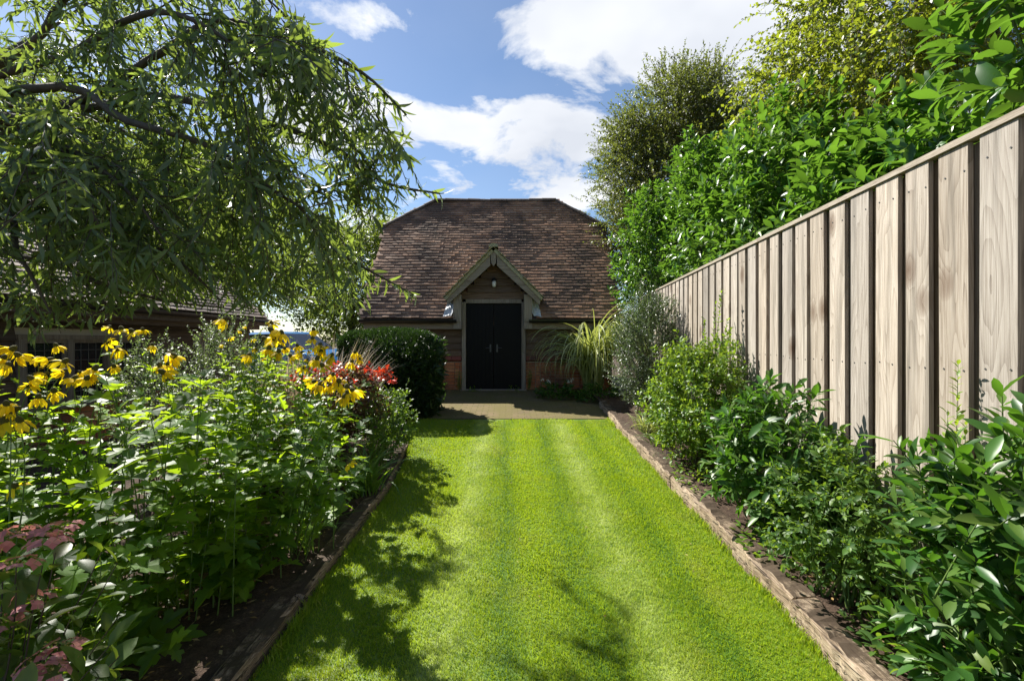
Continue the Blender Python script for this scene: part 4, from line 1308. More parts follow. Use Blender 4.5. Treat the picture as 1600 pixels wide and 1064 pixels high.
    # leaves along the outer limbs themselves
    for p in limbs[:3]:
        dress(gl, None, p[None, 14:], 60, 0.07, 0.0142, WILLOW, 1.0, 0.003, 0.0, 0.4, up=0.2, hang=0.4)
    tr_ = gt.build('trunk', M['bark'], t, smooth=True)
    gs.build('twigs', M['darkstem'], tr_)
    gl.build('crown', M['pear'], t, smooth=True)


pear()


# ------------------------------------------------------------------ coneflowers
def flower_meshes():
    out = []
    for v in range(4):
        g = Geo(); n = 9 + v % 3
        a = np.arange(n) / n * 6.2832 + R.normal(0, 0.12, n)
        D = np.stack([np.cos(a), np.sin(a), R.uniform(-0.55, 0.05, n) - 0.15 * v], -1)
        P = np.stack([np.cos(a), np.sin(a), np.zeros(n)], -1) * 0.008
        leaves(g, P, D, np.tile([0, 0, 1.0], (n, 1)), R.uniform(0.040, 0.052, n), R.uniform(0.017, 0.022, n), PETAL, curl=0.5)
        o = g.build('flower', M['yellow'], None, smooth=True)
        out.append(o.data); bpy.data.objects.remove(o)
    g = Geo(); lathe(g, [(0.0115, -0.004), (0.013, 0.006), (0.011, 0.016), (0.006, 0.023), (0.0005, 0.025)], (0, 0, 0), 10)
    o = g.build('flower_centre', M['conecentre'], None, smooth=True); cm = o.data; bpy.data.objects.remove(o)
    return out, cm


FL, FC = flower_meshes()


def put_flower(parent, p, scale=1.0, tilt=None):
    o = bpy.data.objects.new('flower', random.choice(FL)); COL.objects.link(o)
    o.parent = parent; o.location = Vector(p) - parent.location
    o.rotation_euler = (random.gauss(0, 0.5), random.gauss(0, 0.5), random.uniform(0, 6.28)) if tilt is None else tilt
    o.scale = (scale,) * 3
    c = bpy.data.objects.new('flower_centre', FC); COL.objects.link(c); c.parent = o


def coneflower(base, flowers, label, nextra=14, ext_h=(0.7, 1.25), spread=0.45, Lf=0.15, leafm='cone', lod=1.0):
    base = np.array([base[0], base[1], gz(base[1]) + 0.05])
    t = thing('coneflower_plant', base, label, 'flower', 'yellow coneflowers in the left bed')
    gl, gs = Geo(), Geo()
    paths = []
    for (px, py, Y) in flowers:
        e = at(px, py, Y)
        b = base + np.array([R.normal(0, 0.13), R.normal(0, 0.13), 0])
        m1 = b * 0.55 + e * 0.45 + np.array([R.normal(0, 0.05), R.normal(0, 0.05), 0.1])
        m2 = b * 0.2 + e * 0.8 + np.array([R.normal(0, 0.03), R.normal(0, 0.03), 0.02])
        X = spline([b, m1, m2, e - [0, 0, 0.004]], 12)
        paths.append(X)
        put_flower(t, e, random.uniform(0.85, 1.35) * (1.25 if Y > 3.3 else 1.0) if random.random() > 0.15 else random.uniform(0.45, 0.65))
    for _ in range(nextra):
        a = R.uniform(0, 6.28); r = spread * R.uniform(0.2, 1.0)
        h = R.uniform(*ext_h)
        b = base + np.array([R.normal(0, 0.14), R.normal(0, 0.14), 0])
        e = b + np.array([math.cos(a) * r + 0.12, math.sin(a) * r - 0.1, h])
        X = spline([b, b * 0.5 + e * 0.5 + np.array([0, 0, 0.12 * h]), e], 12)
        paths.append(X)
    X = np.array(paths)
    nf = len(flowers)
    if nf:
        dress(gl, gs, X[:nf, :10], 11, Lf * 0.95, Lf * 0.62, LOBED, 1.15, 0.0048, 0.22, 0.3, 5, up=1.4, shrink=0.55, flat=0.7)
        tubes(gs, X[:nf, 9:], np.linspace(0.003, 0.002, 3)[None] * np.ones((nf, 1)), 5)
    dress(gl, gs, X[nf:], 19, Lf, Lf * 0.68, LOBED, 1.2, 0.0048, 0.2, 0.3, 5, up=1.4, shrink=0.35, flat=0.7)
    # leaf stalks are short enough to hide; drop leaves that stray over the lawn
    gs.build('stems', M['stem'], t, smooth=True)
    gl.build('foliage', M[leafm], t, smooth=False)
    return t


coneflower((-2.62, 2.95), [(170, 512, 3.1), (190, 515, 3.1), (168, 535, 3.05), (185, 546, 3.0), (207, 519, 3.1), (223, 516, 3.15), (238, 540, 3.1)],
           'tall yellow coneflower rising in front of the leaded window', 8, (0.7, 1.2))
coneflower((-2.45, 3.6), [(265, 553, 3.5), (262, 571, 3.45), (256, 582, 3.4), (273, 558, 3.5), (250, 572, 3.5)],
           'yellow coneflower with four blooms beside the grey green bush', 8, (0.6, 1.1))
coneflower((-2.75, 2.55), [(75, 562, 2.75), (100, 566, 2.75), (60, 562, 2.8), (148, 577, 2.7), (125, 582, 2.7), (135, 592, 2.65), (115, 592, 2.7), (178, 573, 2.8), (88, 541, 2.9), (98, 580, 2.6), (70, 585, 2.7), (150, 590, 2.7)],
           'yellow coneflower clump with crowded blooms below the window sill', 9, (0.6, 1.15))
coneflower((-3.1, 2.5), [(30, 556, 2.7), (10, 571, 2.6), (50, 592, 2.6), (45, 603, 2.6), (18, 546, 2.8), (85, 612, 2.4), (60, 622, 2.5), (5, 560, 2.6), (-15, 580, 2.6)],
           'yellow coneflower at the far left edge, its blooms under hanging branches', 8, (0.6, 1.1))
coneflower((-2.35, 1.95), [(10, 632, 2.1), (17, 647, 2.1), (32, 658, 2.05), (7, 660, 2.1), (22, 640, 2.15), (-10, 650, 2.1), (25, 760, 2.1)],
           'lowest coneflower at the left edge, above the pink hydrangea', 8, (0.5, 0.95))
coneflower((-2.3, 3.7), [(350, 500, 3.6), (425, 517, 3.5), (430, 532, 3.5), (420, 546, 3.45), (385, 511, 3.6), (395, 531, 3.55), (345, 539, 3.6), (375, 517, 3.6), (410, 560, 3.5), (360, 528, 3.6), (400, 545, 3.5), (440, 522, 3.5), (415, 530, 3.55), (435, 550, 3.4), (388, 556, 3.5), (425, 505, 3.6)],
           'yellow coneflower in mid bed touching the hanging branch tips', 9, (0.7, 1.2))
coneflower((-2.05, 4.4), [(490, 516, 4.3), (465, 541, 4.2), (482, 549, 4.2), (500, 541, 4.2), (502, 551, 4.2), (455, 557, 4.2), (480, 562, 4.2), (510, 541, 4.2), (445, 545, 4.3), (470, 552, 4.1), (495, 562, 4.1), (518, 556, 4.1), (488, 530, 4.2), (505, 572, 4.0), (475, 575, 4.0)],
           'yellow coneflower in front of the blue car', 7, (0.6, 1.1))
coneflower((-1.5, 3.25), [(520, 586, 3.0), (510, 592, 3.0), (530, 596, 3.0), (541, 606, 2.95), (538, 621, 2.9), (552, 611, 2.95), (500, 602, 3.0), (490, 596, 3.0), (527, 603, 3.0), (543, 614, 2.9), (515, 604, 3.0), (545, 725, 2.8)],
           'yellow coneflower with drooping blooms in front of the red leaved shrub', 5, (0.5, 0.9), 0.3)
coneflower((-2.2, 5.2), [(555, 551, 5.0), (562, 562, 5.0), (549, 566, 5.0), (560, 556, 5.1)],
           'farthest yellow coneflower beside the clipped dark hedge', 4, (0.6, 1.0), 0.3)


# lobed leaf mass in the middle and front of the left bed
def leafy(base, label, n, h, spread, Lf, group, leafm='cone'):
    base = np.array([base[0], base[1], gz(base[1]) + 0.05])
    t = thing('lobed_leaf_plant', base, label, 'plant', group)
    paths = []
    for q_ in range(int(n * 1.3)):
        a = R.uniform(0, 6.28); r = spread * R.uniform(0.15, 1.0); hh = R.uniform(*h)
        if q_ >= n: hh *= R.uniform(0.25, 0.55); r *= 1.25
        b = base + np.array([R.normal(0, 0.1), R.normal(0, 0.1), 0])
        e = b + np.array([math.cos(a) * r, math.sin(a) * r, hh])
        paths.append(spline([b, b * 0.5 + e * 0.5 + np.array([0, 0, 0.16 * hh]), e], 12))
    gl, gs = Geo(), Geo()
    kp = lambda P: P[:, 0] < np.interp(P[:, 1], [0, 4.5, 7], [-1.02, -1.0, -1.4])
    dress(gl, gs, np.array(paths), 17, Lf, Lf * 0.72, LOBED, 1.2, 0.0045, 0.08, 0.3, 5, up=1.4, shrink=0.3, keep=kp, flat=0.7)
    gs.build('stems', M['stem'], t, smooth=True); gl.build('foliage', M[leafm], t, smooth=False)


GLP = 'lobed leaf plants of the left bed'
leafy((-1.72, 2.95), 'bushy plant with big lobed leaves at the left lawn edge, yellow stem showing', 16, (0.55, 1.0), 0.45, 0.14, GLP)
leafy((-2.0, 2.45), 'broad lobed leaf plant over bare soil in mid left bed', 16, (0.5, 0.95), 0.5, 0.15, GLP)
leafy((-1.75, 2.6), 'tallest lobed leaf plant, pale leaves held up before the yellow flowers', 9, (0.95, 1.42), 0.35, 0.17, GLP, 'cone')
leafy((-2.6, 2.2), 'shaded lobed leaf plant behind the narrow leaved stems', 15, (0.5, 0.9), 0.5, 0.14, GLP)
leafy((-1.62, 3.8), 'low lobed leaf plant beside the strap leaved clump', 14, (0.4, 0.8), 0.4, 0.12, GLP)
leafy((-3.3, 6.2), 'lobed leaf plant at the back of the bed before the parked car', 18, (1.0, 1.4), 0.55, 0.15, GLP)
leafy((-2.75, 5.0), 'lobed leaf plant between the pale grey bush and the dry plumed grass', 14, (0.8, 1.25), 0.4, 0.14, GLP)
leafy((-4.3, 6.4), 'lobed leaf plant against the outbuilding wall below its small window', 14, (0.6, 1.0), 0.55, 0.15, GLP)
leafy((-2.5, 4.3), 'lobed leaf plant half hidden behind the tall coneflowers', 12, (0.6, 1.0), 0.45, 0.14, GLP)

# ------------------------------------------------------------------ other left bed plants
GG = 'small leaved grey green bushes in the left bed'
shrub('grey_green_bush', (-3.4, 4.3, gz(4.3) + 0.05), 0.90, (0.42, 0.40, 0.72), 'small leaved grey green bush below the outbuilding corner post', 'bush', 'greylight', 520, 0.2, 14, 0.026, 0.014, SMALL, group=GG, up=1.4, ang=0.9, r0=0.002)
shrub('grey_green_bush', (-3.1, 4.9, gz(4.9) + 0.05), 1.0, (0.5, 0.46, 0.82), 'taller grey green bush with whitish leaf tips behind the lobed leaves', 'bush', 'greylight', 620, 0.22, 14, 0.026, 0.014, SMALL, group=GG, up=1.4, ang=0.9, r0=0.002)


def redshrub():
    b = np.array([-1.85, 5.0, gz(5.0) + 0.05])
    t = thing('red_leaved_shrub', b, 'bronze leaved shrub with bright red top leaves and thin brown trunk', 'shrub')
    gl, gs, gr = Geo(), Geo(), Geo()
    n = 300; d = rdir(n, 0.2)
    tip = b + np.array([0, 0, 0.72]) + d * np.array([0.5, 0.45, 0.42]) * (0.5 + 0.5 * R.uniform(0, 1, n) ** 0.5)[:, None]
    D = nrm(d * np.array([1, 1, 0.3]) + R.normal(0, 0.25, (n, 3)))
    X = shoot_paths(tip - D * 0.2, D, np.full(n, 0.22), 4, 0.1)
    dress(gl, gs, X, 11, 0.055, 0.026, OVAL, 1.0, 0.002, 0.1, 0.3)
    n = 70; a = R.uniform(0, 6.28, n); r = np.sqrt(R.uniform(0, 1, n))
    P = b + np.stack([np.cos(a) * r * 0.46, np.sin(a) * r * 0.42, 1.06 + 0.13 * (1 - r ** 2) + R.normal(0, 0.03, n)], -1)
    X = shoot_paths(P - [0, 0, 0.12], nrm(np.stack([np.cos(a) * r, np.sin(a) * r, np.full(n, 0.8)], -1)), np.full(n, 0.14), 4, 0.1)
    dress(gr, gs, X, 8, 0.055, 0.034, OVAL, 1.3, 0.002, 0.3, 0.3)
    tubes(gs, spline([b - [0, 0, 0.05], b + [0.02, 0, 0.4], b + [0.0, 0, 0.85]], 8)[None], np.linspace(0.018, 0.008, 8)[None], 7)
    gs.build('stems', M['darkstem'], t, smooth=True); gl.build('foliage', M['bronze'], t, smooth=True)
    o = gr.build('top_leaves', M['redleaf'], t, smooth=True); o['label'] = 'bright red top leaves'


redshrub()


def rose_bush():
    b = (-1.52, 5.45, gz(5.45) + 0.05)
    def ex(gl, gs, base):
        e = at(613, 597, 5.4)
        upright(gl, gs, base, [np.array(base), np.array(base) * 0.4 + e * 0.6 + [-0.05, 0, 0.08], e], 12, 0.05, 0.028, OVAL, 0.9, 0.004)
        for q in [(640, 590, 5.3), (560, 600, 5.4), (590, 610, 5.3), (632, 620, 5.2)]:
            e2 = at(*q)
            upright(gl, gs, base, [np.array(base), np.array(base) * 0.4 + e2 * 0.6 + [0, 0, 0.06], e2], 16, 0.05, 0.026, OVAL, 0.9, 0.003)
    t = shrub('rose_bush', b, 0.45, (0.42, 0.5, 0.45), 'leafy rose bush at the bed edge with a single red bloom', 'bush', 'rose', 230, 0.22, 12, 0.048, 0.026, OVAL, 'stem', extra=ex, r0=0.0025)
    e = at(613, 597, 5.4)
    g = Geo()
    for ring, (n, r, el_, L) in enumerate([(5, 0.004, 1.2, 0.03), (6, 0.01, 0.8, 0.035), (8, 0.014, 0.25, 0.038)]):
        a = np.arange(n) / n * 6.28 + ring
        P = e + np.stack([np.cos(a) * r, np.sin(a) * r, np.zeros(n)], -1)
        D = np.stack([np.cos(a) * math.cos(el_), np.sin(a) * math.cos(el_), np.full(n, math.sin(el_))], -1)
        leaves(g, P, D, np.tile([0, 0, 1.0], (n, 1)) - D * 0.5 - np.stack([np.cos(a), np.sin(a), 0 * a], -1), L * 1.3, L * 1.2, PETAL, curl=0.2)
    g.build('flower', M['redrose'], t, smooth=True)


rose_bush()


def tall_perennial(base, label, n, h, spread, L, W, name='leafy_stem_plant', leafm='strap', group=None, tpl=NARROW, nl=40):
    b = np.array([base[0], base[1], gz(base[1]) + 0.05])
    t = thing(name, b, label, 'plant', group)
    gl, gs = Geo(), Geo(); paths = []
    for _ in range(n):
        a = R.uniform(0, 6.28); r = spread * R.uniform(0, 1)
        p = b + np.array([math.cos(a) * r * 0.5, math.sin(a) * r * 0.5, 0]); hh = h * R.uniform(0.7, 1.1)
        e = p + np.array([math.cos(a) * r * 0.6, math.sin(a) * r * 0.6, hh])
        paths.append(spline([p, p * 0.5 + e * 0.5 + R.normal(0, 0.015, 3), e], 10))
    dress(gl, gs, np.array(paths), nl, L, W, tpl, 1.0, 0.004, 0.1, 0.3, 4, up=0.5, shrink=0.4)
    gs.build('stems', M['stem'], t, smooth=True); gl.build('foliage', M[leafm], t, smooth=True)


GT = 'narrow leaved upright plants in the left bed'
tall_perennial((-1.5, 4.9), 'upright narrow leaved green plant in front of the rose bush', 16, 0.85, 0.3, 0.09, 0.016, group=GT)
tall_perennial((-1.82, 1.85), 'narrow leaved stems standing beside the pink hydrangea', 9, 0.72, 0.22, 0.085, 0.012, group=GT)
tall_perennial((-1.62, 1.62), 'short narrow leaved stems among fallen leaves in the front corner', 4, 0.32, 0.18, 0.085, 0.014, group=GT, nl=16)
tall_perennial((-1.9, 6.6), 'narrow leaved plant in the shade of the clipped hedge', 14, 0.7, 0.35, 0.09, 0.018, group=GT)


def strap_clump(name, base, n, L, W, label, leafm='strap', el_=(0.9, 1.45), bend=(0.9, 2.2), rad=0.1, cat='plant', group=None, k=8, dz=0.05, flowers=None):
    b = np.array([base[0], base[1], gz(base[1]) + dz])
    t = thing(name, b, label, cat, group)
    a = R.uniform(0, 6.28, n); r = rad * np.sqrt(R.uniform(0, 1, n)); a2 = R.uniform(0, 6.28, n)
    P = b + np.stack([np.cos(a2) * r, np.sin(a2) * r, np.full(n, -0.02)], -1)
    g = Geo()
    straps(g, P, a, R.uniform(*el_, n), R.uniform(*L, n), R.uniform(*W, n), R.uniform(*bend, n), k)
    g.build('leaves', M[leafm], t, smooth=True)
    return t


GS = 'strap leaved clumps'
strap_clump('strap_leaf_clump', (-1.42, 4.35), 110, (0.4, 0.75), (0.014, 0.024), 'arching strap leaved clump leaning over the left lawn edge', group=GS, rad=0.16)
strap_clump('strap_leaf_clump', (-1.55, 3.3), 60, (0.3, 0.6), (0.012, 0.02), 'thin strap leaved clump at the foot of the lobed leaf plant', group=GS, rad=0.12)
strap_clump('strap_leaf_clump', (1.93, 6.5), 90, (0.25, 0.5), (0.014, 0.022), 'yellowish strap leaved clump spilling over the right sleeper', 'zebra', group=GS, rad=0.16, dz=0.1)
strap_clump('strap_leaf_clump', (1.9, 5.75), 70, (0.25, 0.45), (0.014, 0.022), 'green strap leaved clump between the right sleeper and light green shrub', 'strap', group=GS, rad=0.14, dz=0.1)
strap_clump('plumed_grass', (-2.35, 6.0), 300, (1.1, 1.6), (0.009, 0.018), 'dry beige plumed grass in front of the clipped hedge', 'plume', (1.1, 1.5), (0.3, 1.1), 0.16, 'grass')
strap_clump('plumed_grass', (-2.75, 5.7), 260, (1.05, 1.55), (0.009, 0.016), 'dry beige plumed grass in front of the blue car', 'plume', (1.1, 1.5), (0.3, 1.0), 0.16, 'grass')
bpy.data.objects['plumed_grass']['group'] = bpy.data.objects['plumed_grass.001']['group'] = 'dry plumed grasses in the left bed'


def hydrangea():
    b = np.array([-1.62, 1.42, gz(1.42) + 0.05])
    t = thing('hydrangea_bush', b, 'lacecap hydrangea with faded pink flower heads at the bottom left corner', 'bush')
    gl, gs = Geo(), Geo()
    heads = [(30, 830, 1.55), (75, 845, 1.5), (28, 880, 1.45), (5, 845, 1.6), (95, 825, 1.6), (50, 935, 1.5), (0, 970, 1.45), (95, 1010, 1.5), (60, 1035, 1.42), (70, 1055, 1.36), (-40, 860, 1.5), (-60, 960, 1.45)]
    for h in heads:
        e = at(*h)
        X = spline([b + R.normal(0, 0.05, 3) * [1, 1, 0], b * 0.4 + e * 0.6 + [0, 0, 0.05], e], 9)[None]
        dress(gl, gs, X[:, :8], 7, 0.115, 0.062, OVAL, 1.15, 0.004, 0.3, 0.3, 5, up=1.0)
        g = Geo()
        n = 7; a = np.arange(n) / n * 6.28 + R.uniform(0, 1)
        for q in range(n):
            c = e + np.array([math.cos(a[q]) * 0.048, math.sin(a[q]) * 0.048, R.uniform(-0.008, 0.012)])
            aa = np.arange(4) * 1.571 + R.uniform(0, 1.5)
            nn = nrm(np.array([math.cos(a[q]) * 0.5, math.sin(a[q]) * 0.5, 0.9]) + R.normal(0, 0.25, 3))
            u_ = nrm(np.cross(nn, [0.3, 0.5, 0.1])); v_ = np.cross(nn, u_)
            D = np.cos(aa)[:, None] * u_ + np.sin(aa)[:, None] * v_
            leaves(g, np.tile(c, (4, 1)), D, np.tile(nn, (4, 1)), R.uniform(0.021, 0.028, 4), R.uniform(0.021, 0.027, 4), SMALL, 0)
        m = 46
        P = e + np.stack([R.normal(0, 0.024, m), R.normal(0, 0.024, m), R.uniform(-0.012, 0.012, m)], -1)
        leaves(g, P, rdir(m, 0.8), rdir(m), 0.009, 0.006, SMALL, 1)
        g.build('flower_head', [M['pink'], M['buds']], t, smooth=True)
    for _ in range(16):
        a_ = R.uniform(0, 6.28); e = b + np.array([math.cos(a_) * 0.35, math.sin(a_) * 0.3, R.uniform(0.3, 0.85)])
        X = spline([b, b * 0.5 + e * 0.5 + [0, 0, 0.1], e], 9)[None]
        dress(gl, gs, X, 8, 0.12, 0.066, OVAL, 1.2, 0.004, 0.3, 0.3, 5, up=1.0)
    gs.build('stems', M['darkstem'], t, smooth=True); gl.build('foliage', M['hyleaf'], t, smooth=True)


hydrangea()


def ground_plant(name, base, n, L, W, label, leafm, r, h, tpl=OVAL, group=None, dz=0.05, flowers=None, cat='plant'):
    b = np.array([base[0], base[1], gz(base[1]) + dz]); t = thing(name, b, label, cat, group)
    a = R.uniform(0, 6.28, n); q = np.sqrt(R.uniform(0, 1, n))
    P = b + np.stack([np.cos(a) * q * r[0], np.sin(a) * q * r[1], R.uniform(0, 1, n) * h * (1 - 0.6 * q ** 2)], -1)
    D = np.stack([np.cos(a), np.sin(a), R.uniform(0.0, 0.9, n)], -1) + R.normal(0, 0.4, (n, 3))
    gl = Geo(); leaves(gl, P, D, np.tile([0, 0, 1.0], (n, 1)) + R.normal(0, 0.3, (n, 3)), L * R.uniform(0.7, 1.2, n), W * R.uniform(0.8, 1.2, n), tpl)
    gl.build('foliage', M[leafm], t, smooth=True)
    if flowers:
        cnt, size, m_, zz = flowers
        for _ in range(cnt):
            g = Geo(); k = 14
            c = b + np.array([R.uniform(-0.8, 0.8) * r[0], R.uniform(-1, 0.2) * r[1], h * R.uniform(0.8, 1.1) + zz])
            leaves(g, c + R.normal(0, size * 0.5, (k, 3)), rdir(k, 0.3), rdir(k, 0.5), size, size * 0.8, SMALL)
            g.build('flower', M[m_], t, smooth=True)
    return t


GW = 'low leafy plants along the barn wall'
ground_plant('low_leafy_plant', (0.95, 9.55), 260, 0.12, 0.05, 'dark leaved low plant with white flowers right of the doors', 'laurel_dark', (0.42, 0.4), 0.34, group=GW, dz=0.02, flowers=(7, 0.025, 'white', 0.02))
ground_plant('low_leafy_plant', (1.75, 9.3), 260, 0.12, 0.05, 'dark leaved low plant under the striped grass', 'laurel_dark', (0.45, 0.42), 0.32, group=GW, dz=0.02)
GD = 'green tufts growing beside the barn doors'
tall_perennial((-1.2, 10.36), 'small feathery tuft against the left door post', 10, 0.42, 0.12, 0.05, 0.008, 'wall_tuft', 'cone', GD, nl=24)
tall_perennial((0.38, 10.4), 'small feathery tuft against the right door post', 10, 0.46, 0.1, 0.05, 0.008, 'wall_tuft', 'cone', GD, nl=24)
ground_plant('doorstep_weed', (-0.85, 10.3), 26, 0.06, 0.025, 'tiny weed before the left barn door', 'cone', (0.12, 0.06), 0.14, group='weeds on the doorstep', dz=0.01)
ground_plant('doorstep_weed', (0.02, 10.3), 26, 0.06, 0.025, 'tiny weed before the right barn door', 'cone', (0.12, 0.06), 0.16, group='weeds on the doorstep', dz=0.01)
ground_plant('purple_flower_clump', (1.74, 5.15), 90, 0.025, 0.01, 'small purple flowered clump creeping over the right sleeper edge', 'grey', (0.14, 0.2), 0.10, SMALL, dz=0.13, flowers=(5, 0.014, 'purple', 0.0))
ground_plant('white_flower_clump', (-2.2, 5.55), 160, 0.05, 0.02, 'white flowered clump between the plumed grass and red shrub', 'grey', (0.25, 0.25), 1.02, OVAL, flowers=(6, 0.03, 'white', 0.02))
ground_plant('broad_leaf_seedling', (-1.5, 1.75), 14, 0.10, 0.05, 'pale broad leaved seedling on bare soil by the front edging', 'grey', (0.08, 0.08), 0.10)
ground_plant('edging_fern', (2.0, 2.12), 70, 0.09, 0.035, 'low dark leafy plant under the rose stems at the bottom right', 'rose', (0.22, 0.25), 0.16, dz=0.1)

GTR = 'low trailing plants along the right sleepers'
ground_plant('trailing_plant', (1.80, 3.15), 150, 0.055, 0.026, 'low trailing plant creeping onto the right sleeper between laurel and rose', 'privet', (0.16, 0.38), 0.16, group=GTR, dz=0.11)
ground_plant('trailing_plant', (1.80, 4.45), 170, 0.05, 0.024, 'low trailing plant under the light green shrub over the sleeper joint', 'privet', (0.18, 0.40), 0.18, group=GTR, dz=0.11)
ground_plant('trailing_plant', (1.85, 2.25), 90, 0.05, 0.024, 'low trailing plant below the rose stems nearest the viewer', 'rose', (0.12, 0.25), 0.12, group=GTR, dz=0.11)
# clipped yew hedge: rounded block covered in short needle sprigs
hb = np.array([-2.14, 8.15, gz(8.15)])
hd = thing('clipped_hedge', hb, 'dark clipped yew hedge block beside the barn wall', 'hedge')
n = 34000
hx, hy, hz, rr = 0.84, 0.62, 1.48, 0.34
P = R.uniform(-1, 1, (n, 3))
ax_ = R.integers(0, 5, n)   # sides and top
Q = P * np.array([hx, hy, hz / 2])
Q[ax_ == 0, 0] = hx; Q[ax_ == 1, 0] = -hx; Q[ax_ == 2, 1] = -hy; Q[ax_ == 3, 1] = hy; Q[ax_ == 4, 2] = hz / 2
inner = np.array([hx - rr, hy - rr, hz / 2 - rr]); low = np.array([hx - rr, hy - rr, hz / 2])
cl = np.clip(Q, -low, inner)
dn = nrm(Q - cl)
und = 0.025 * np.sin(cl[:, 0] * 5 + cl[:, 2] * 3) + 0.02 * np.sin(cl[:, 1] * 7 - cl[:, 2] * 6)
Q = cl + dn * (rr + und - R.uniform(0, 1, n) ** 2 * 0.10)[:, None]
taper = 1 - 0.10 * (0.5 - (Q[:, 2] + hz / 2) / hz)
Q[:, :2] *= taper[:, None]
Q = Q + hb + np.array([0, 0, hz / 2])
D = nrm(dn + R.normal(0, 0.55, (n, 3)) + [0, 0, 0.25])
g = Geo(); leaves(g, Q - D * 0.02, D, rdir(n), 0.045 * R.uniform(0.6, 1.3, n), 0.013, SMALL)
g.build('foliage', M['yew'], hd, smooth=True)
g = Geo()
for i in range(6):
    p0 = hb + np.array([R.uniform(-0.7, 0.7), R.uniform(-0.4, 0.4), -0.05])
    tubes(g, spline([p0, p0 + [0, 0, 0.5], p0 + [R.uniform(-0.2, 0.2), R.uniform(-0.2, 0.2), 1.2]], 7)[None], np.linspace(0.03, 0.01, 7)[None], 6)
st_ = g.build('stems', M['darkstem'], hd)
# the dense dead inside of the hedge
g = Geo(); n2 = 7000
P = hb + np.stack([R.uniform(-0.85, 0.85, n2), R.uniform(-0.5, 0.5, n2), R.uniform(0.03, 1.3, n2)], -1)
leaves(g, P, rdir(n2), rdir(n2), 0.16, 0.05, SMALL); g.build('inner_twigs', M['yew'], hd)

# ------------------------------------------------------------------ right bed
zb_ = np.array([1.76, 9.85, gz(9.85) + 0.02])
t = thing('striped_grass', zb_, 'tall arching cream striped grass against the barn wall', 'grass')
g = Geo(); n = 460
a = R.uniform(0, 6.28, n); q = 0.2 * np.sqrt(R.uniform(0, 1, n)); a2 = R.uniform(0, 6.28, n)
P = zb_ + np.stack([np.cos(a2) * q, np.sin(a2) * q * 0.6, np.zeros(n)], -1)
straps(g, P, a, R.uniform(1.38, 1.56, n), R.uniform(1.7, 3.3, n) * (1 - 0.22 * np.maximum(0, -np.cos(a))), R.uniform(0.026, 0.046, n), R.uniform(2.5, 3.9, n), 16, pw_=1.75)
g.build('leaves', M['zebra'], t, smooth=True)

shrub('grey_leaved_shrub', (2.3, 7.6, gz(7.6) + 0.1), 1.05, (0.72, 0.8, 1.12), 'tall rounded shrub with tiny glinting grey green leaves beside the fence end', 'shrub', 'grey', 2300, 0.26, 18, 0.032, 0.017, SMALL, keep=fence_keep, r0=0.002, up=1.0)


def ex_privet(gl, gs, base):
    for q in [(1128, 452, 5.0), (1100, 497, 5.0), (1185, 512, 5.0), (1078, 540, 5.0), (1140, 500, 5.1), (1050, 570, 5.0), (1118, 475, 5.05)]:
        e = at(*q); e[0] = min(e[0], bed_r_edge(e[1]) - 0.08)
        upright(gl, gs, base, [np.array(base), np.array(base) * 0.5 + e * 0.5 + [0.03, 0, 0.1], e], 90, 0.068, 0.032, OVAL, 0.9, 0.005, k=12)
    e = np.array([1.85, 3.6, 0.62])
    upright(gl, gs, base, [np.array(base) + [0, 0, 0.3], np.array(base) * 0.5 + e * 0.5 + [-0.1, 0, 0.35], e], 12, 0.07, 0.03, OVAL, 0.9, 0.006, k=12)


shrub('light_green_shrub', (2.06, 5.0, gz(5.0) + 0.1), 0.70, (0.62, 0.85, 0.80), 'bushy light green shrub with tall upright shoots against the fence', 'shrub', 'privet', 1000, 0.24, 14, 0.052, 0.026, OVAL, keep=fence_keep, extra=ex_privet, r0=0.0028, up=0.9)
GLR = 'laurels in front of the fence'
shrub('laurel_bush', (2.02, 3.5, gz(3.5) + 0.1), 0.55, (0.52, 0.66, 0.66), 'dark glossy laurel in mid bed casting shadow on the fence', 'bush', 'laurel_dark', 260, 0.28, 11, 0.115, 0.04, LONGOVAL, 'stem', keep=fence_keep, group=GLR, up=0.9, ang=1.0, r0=0.004)


def ex_rose(gl, gs, base):
    for q in [(1205, 720, 2.8), (1250, 690, 2.8), (1330, 760, 2.7), (1420, 700, 2.5), (1190, 830, 2.6), (1210, 800, 2.7)]:
        e = at(*q); e[0] = min(e[0], bed_r_edge(e[1]) - 0.08)
        upright(gl, gs, base, [np.array(base) + R.normal(0, 0.08, 3) * [1, 1, 0], np.array(base) * 0.5 + e * 0.5 + [0, 0, 0.1], e], 22, 0.045, 0.024, OVAL, 0.95, 0.004, k=12)
    for _ in range(12):
        p = np.array(base) + [R.uniform(-0.15, 0.25), R.uniform(-0.45, 0.2), -0.02]
        tubes(gs, spline([p, p + [R.normal(0, 0.06), R.normal(0, 0.06), 0.25], p + [R.normal(0, 0.15), R.normal(0, 0.15), 0.55]], 8)[None], np.linspace(0.007, 0.003, 8)[None], 5)


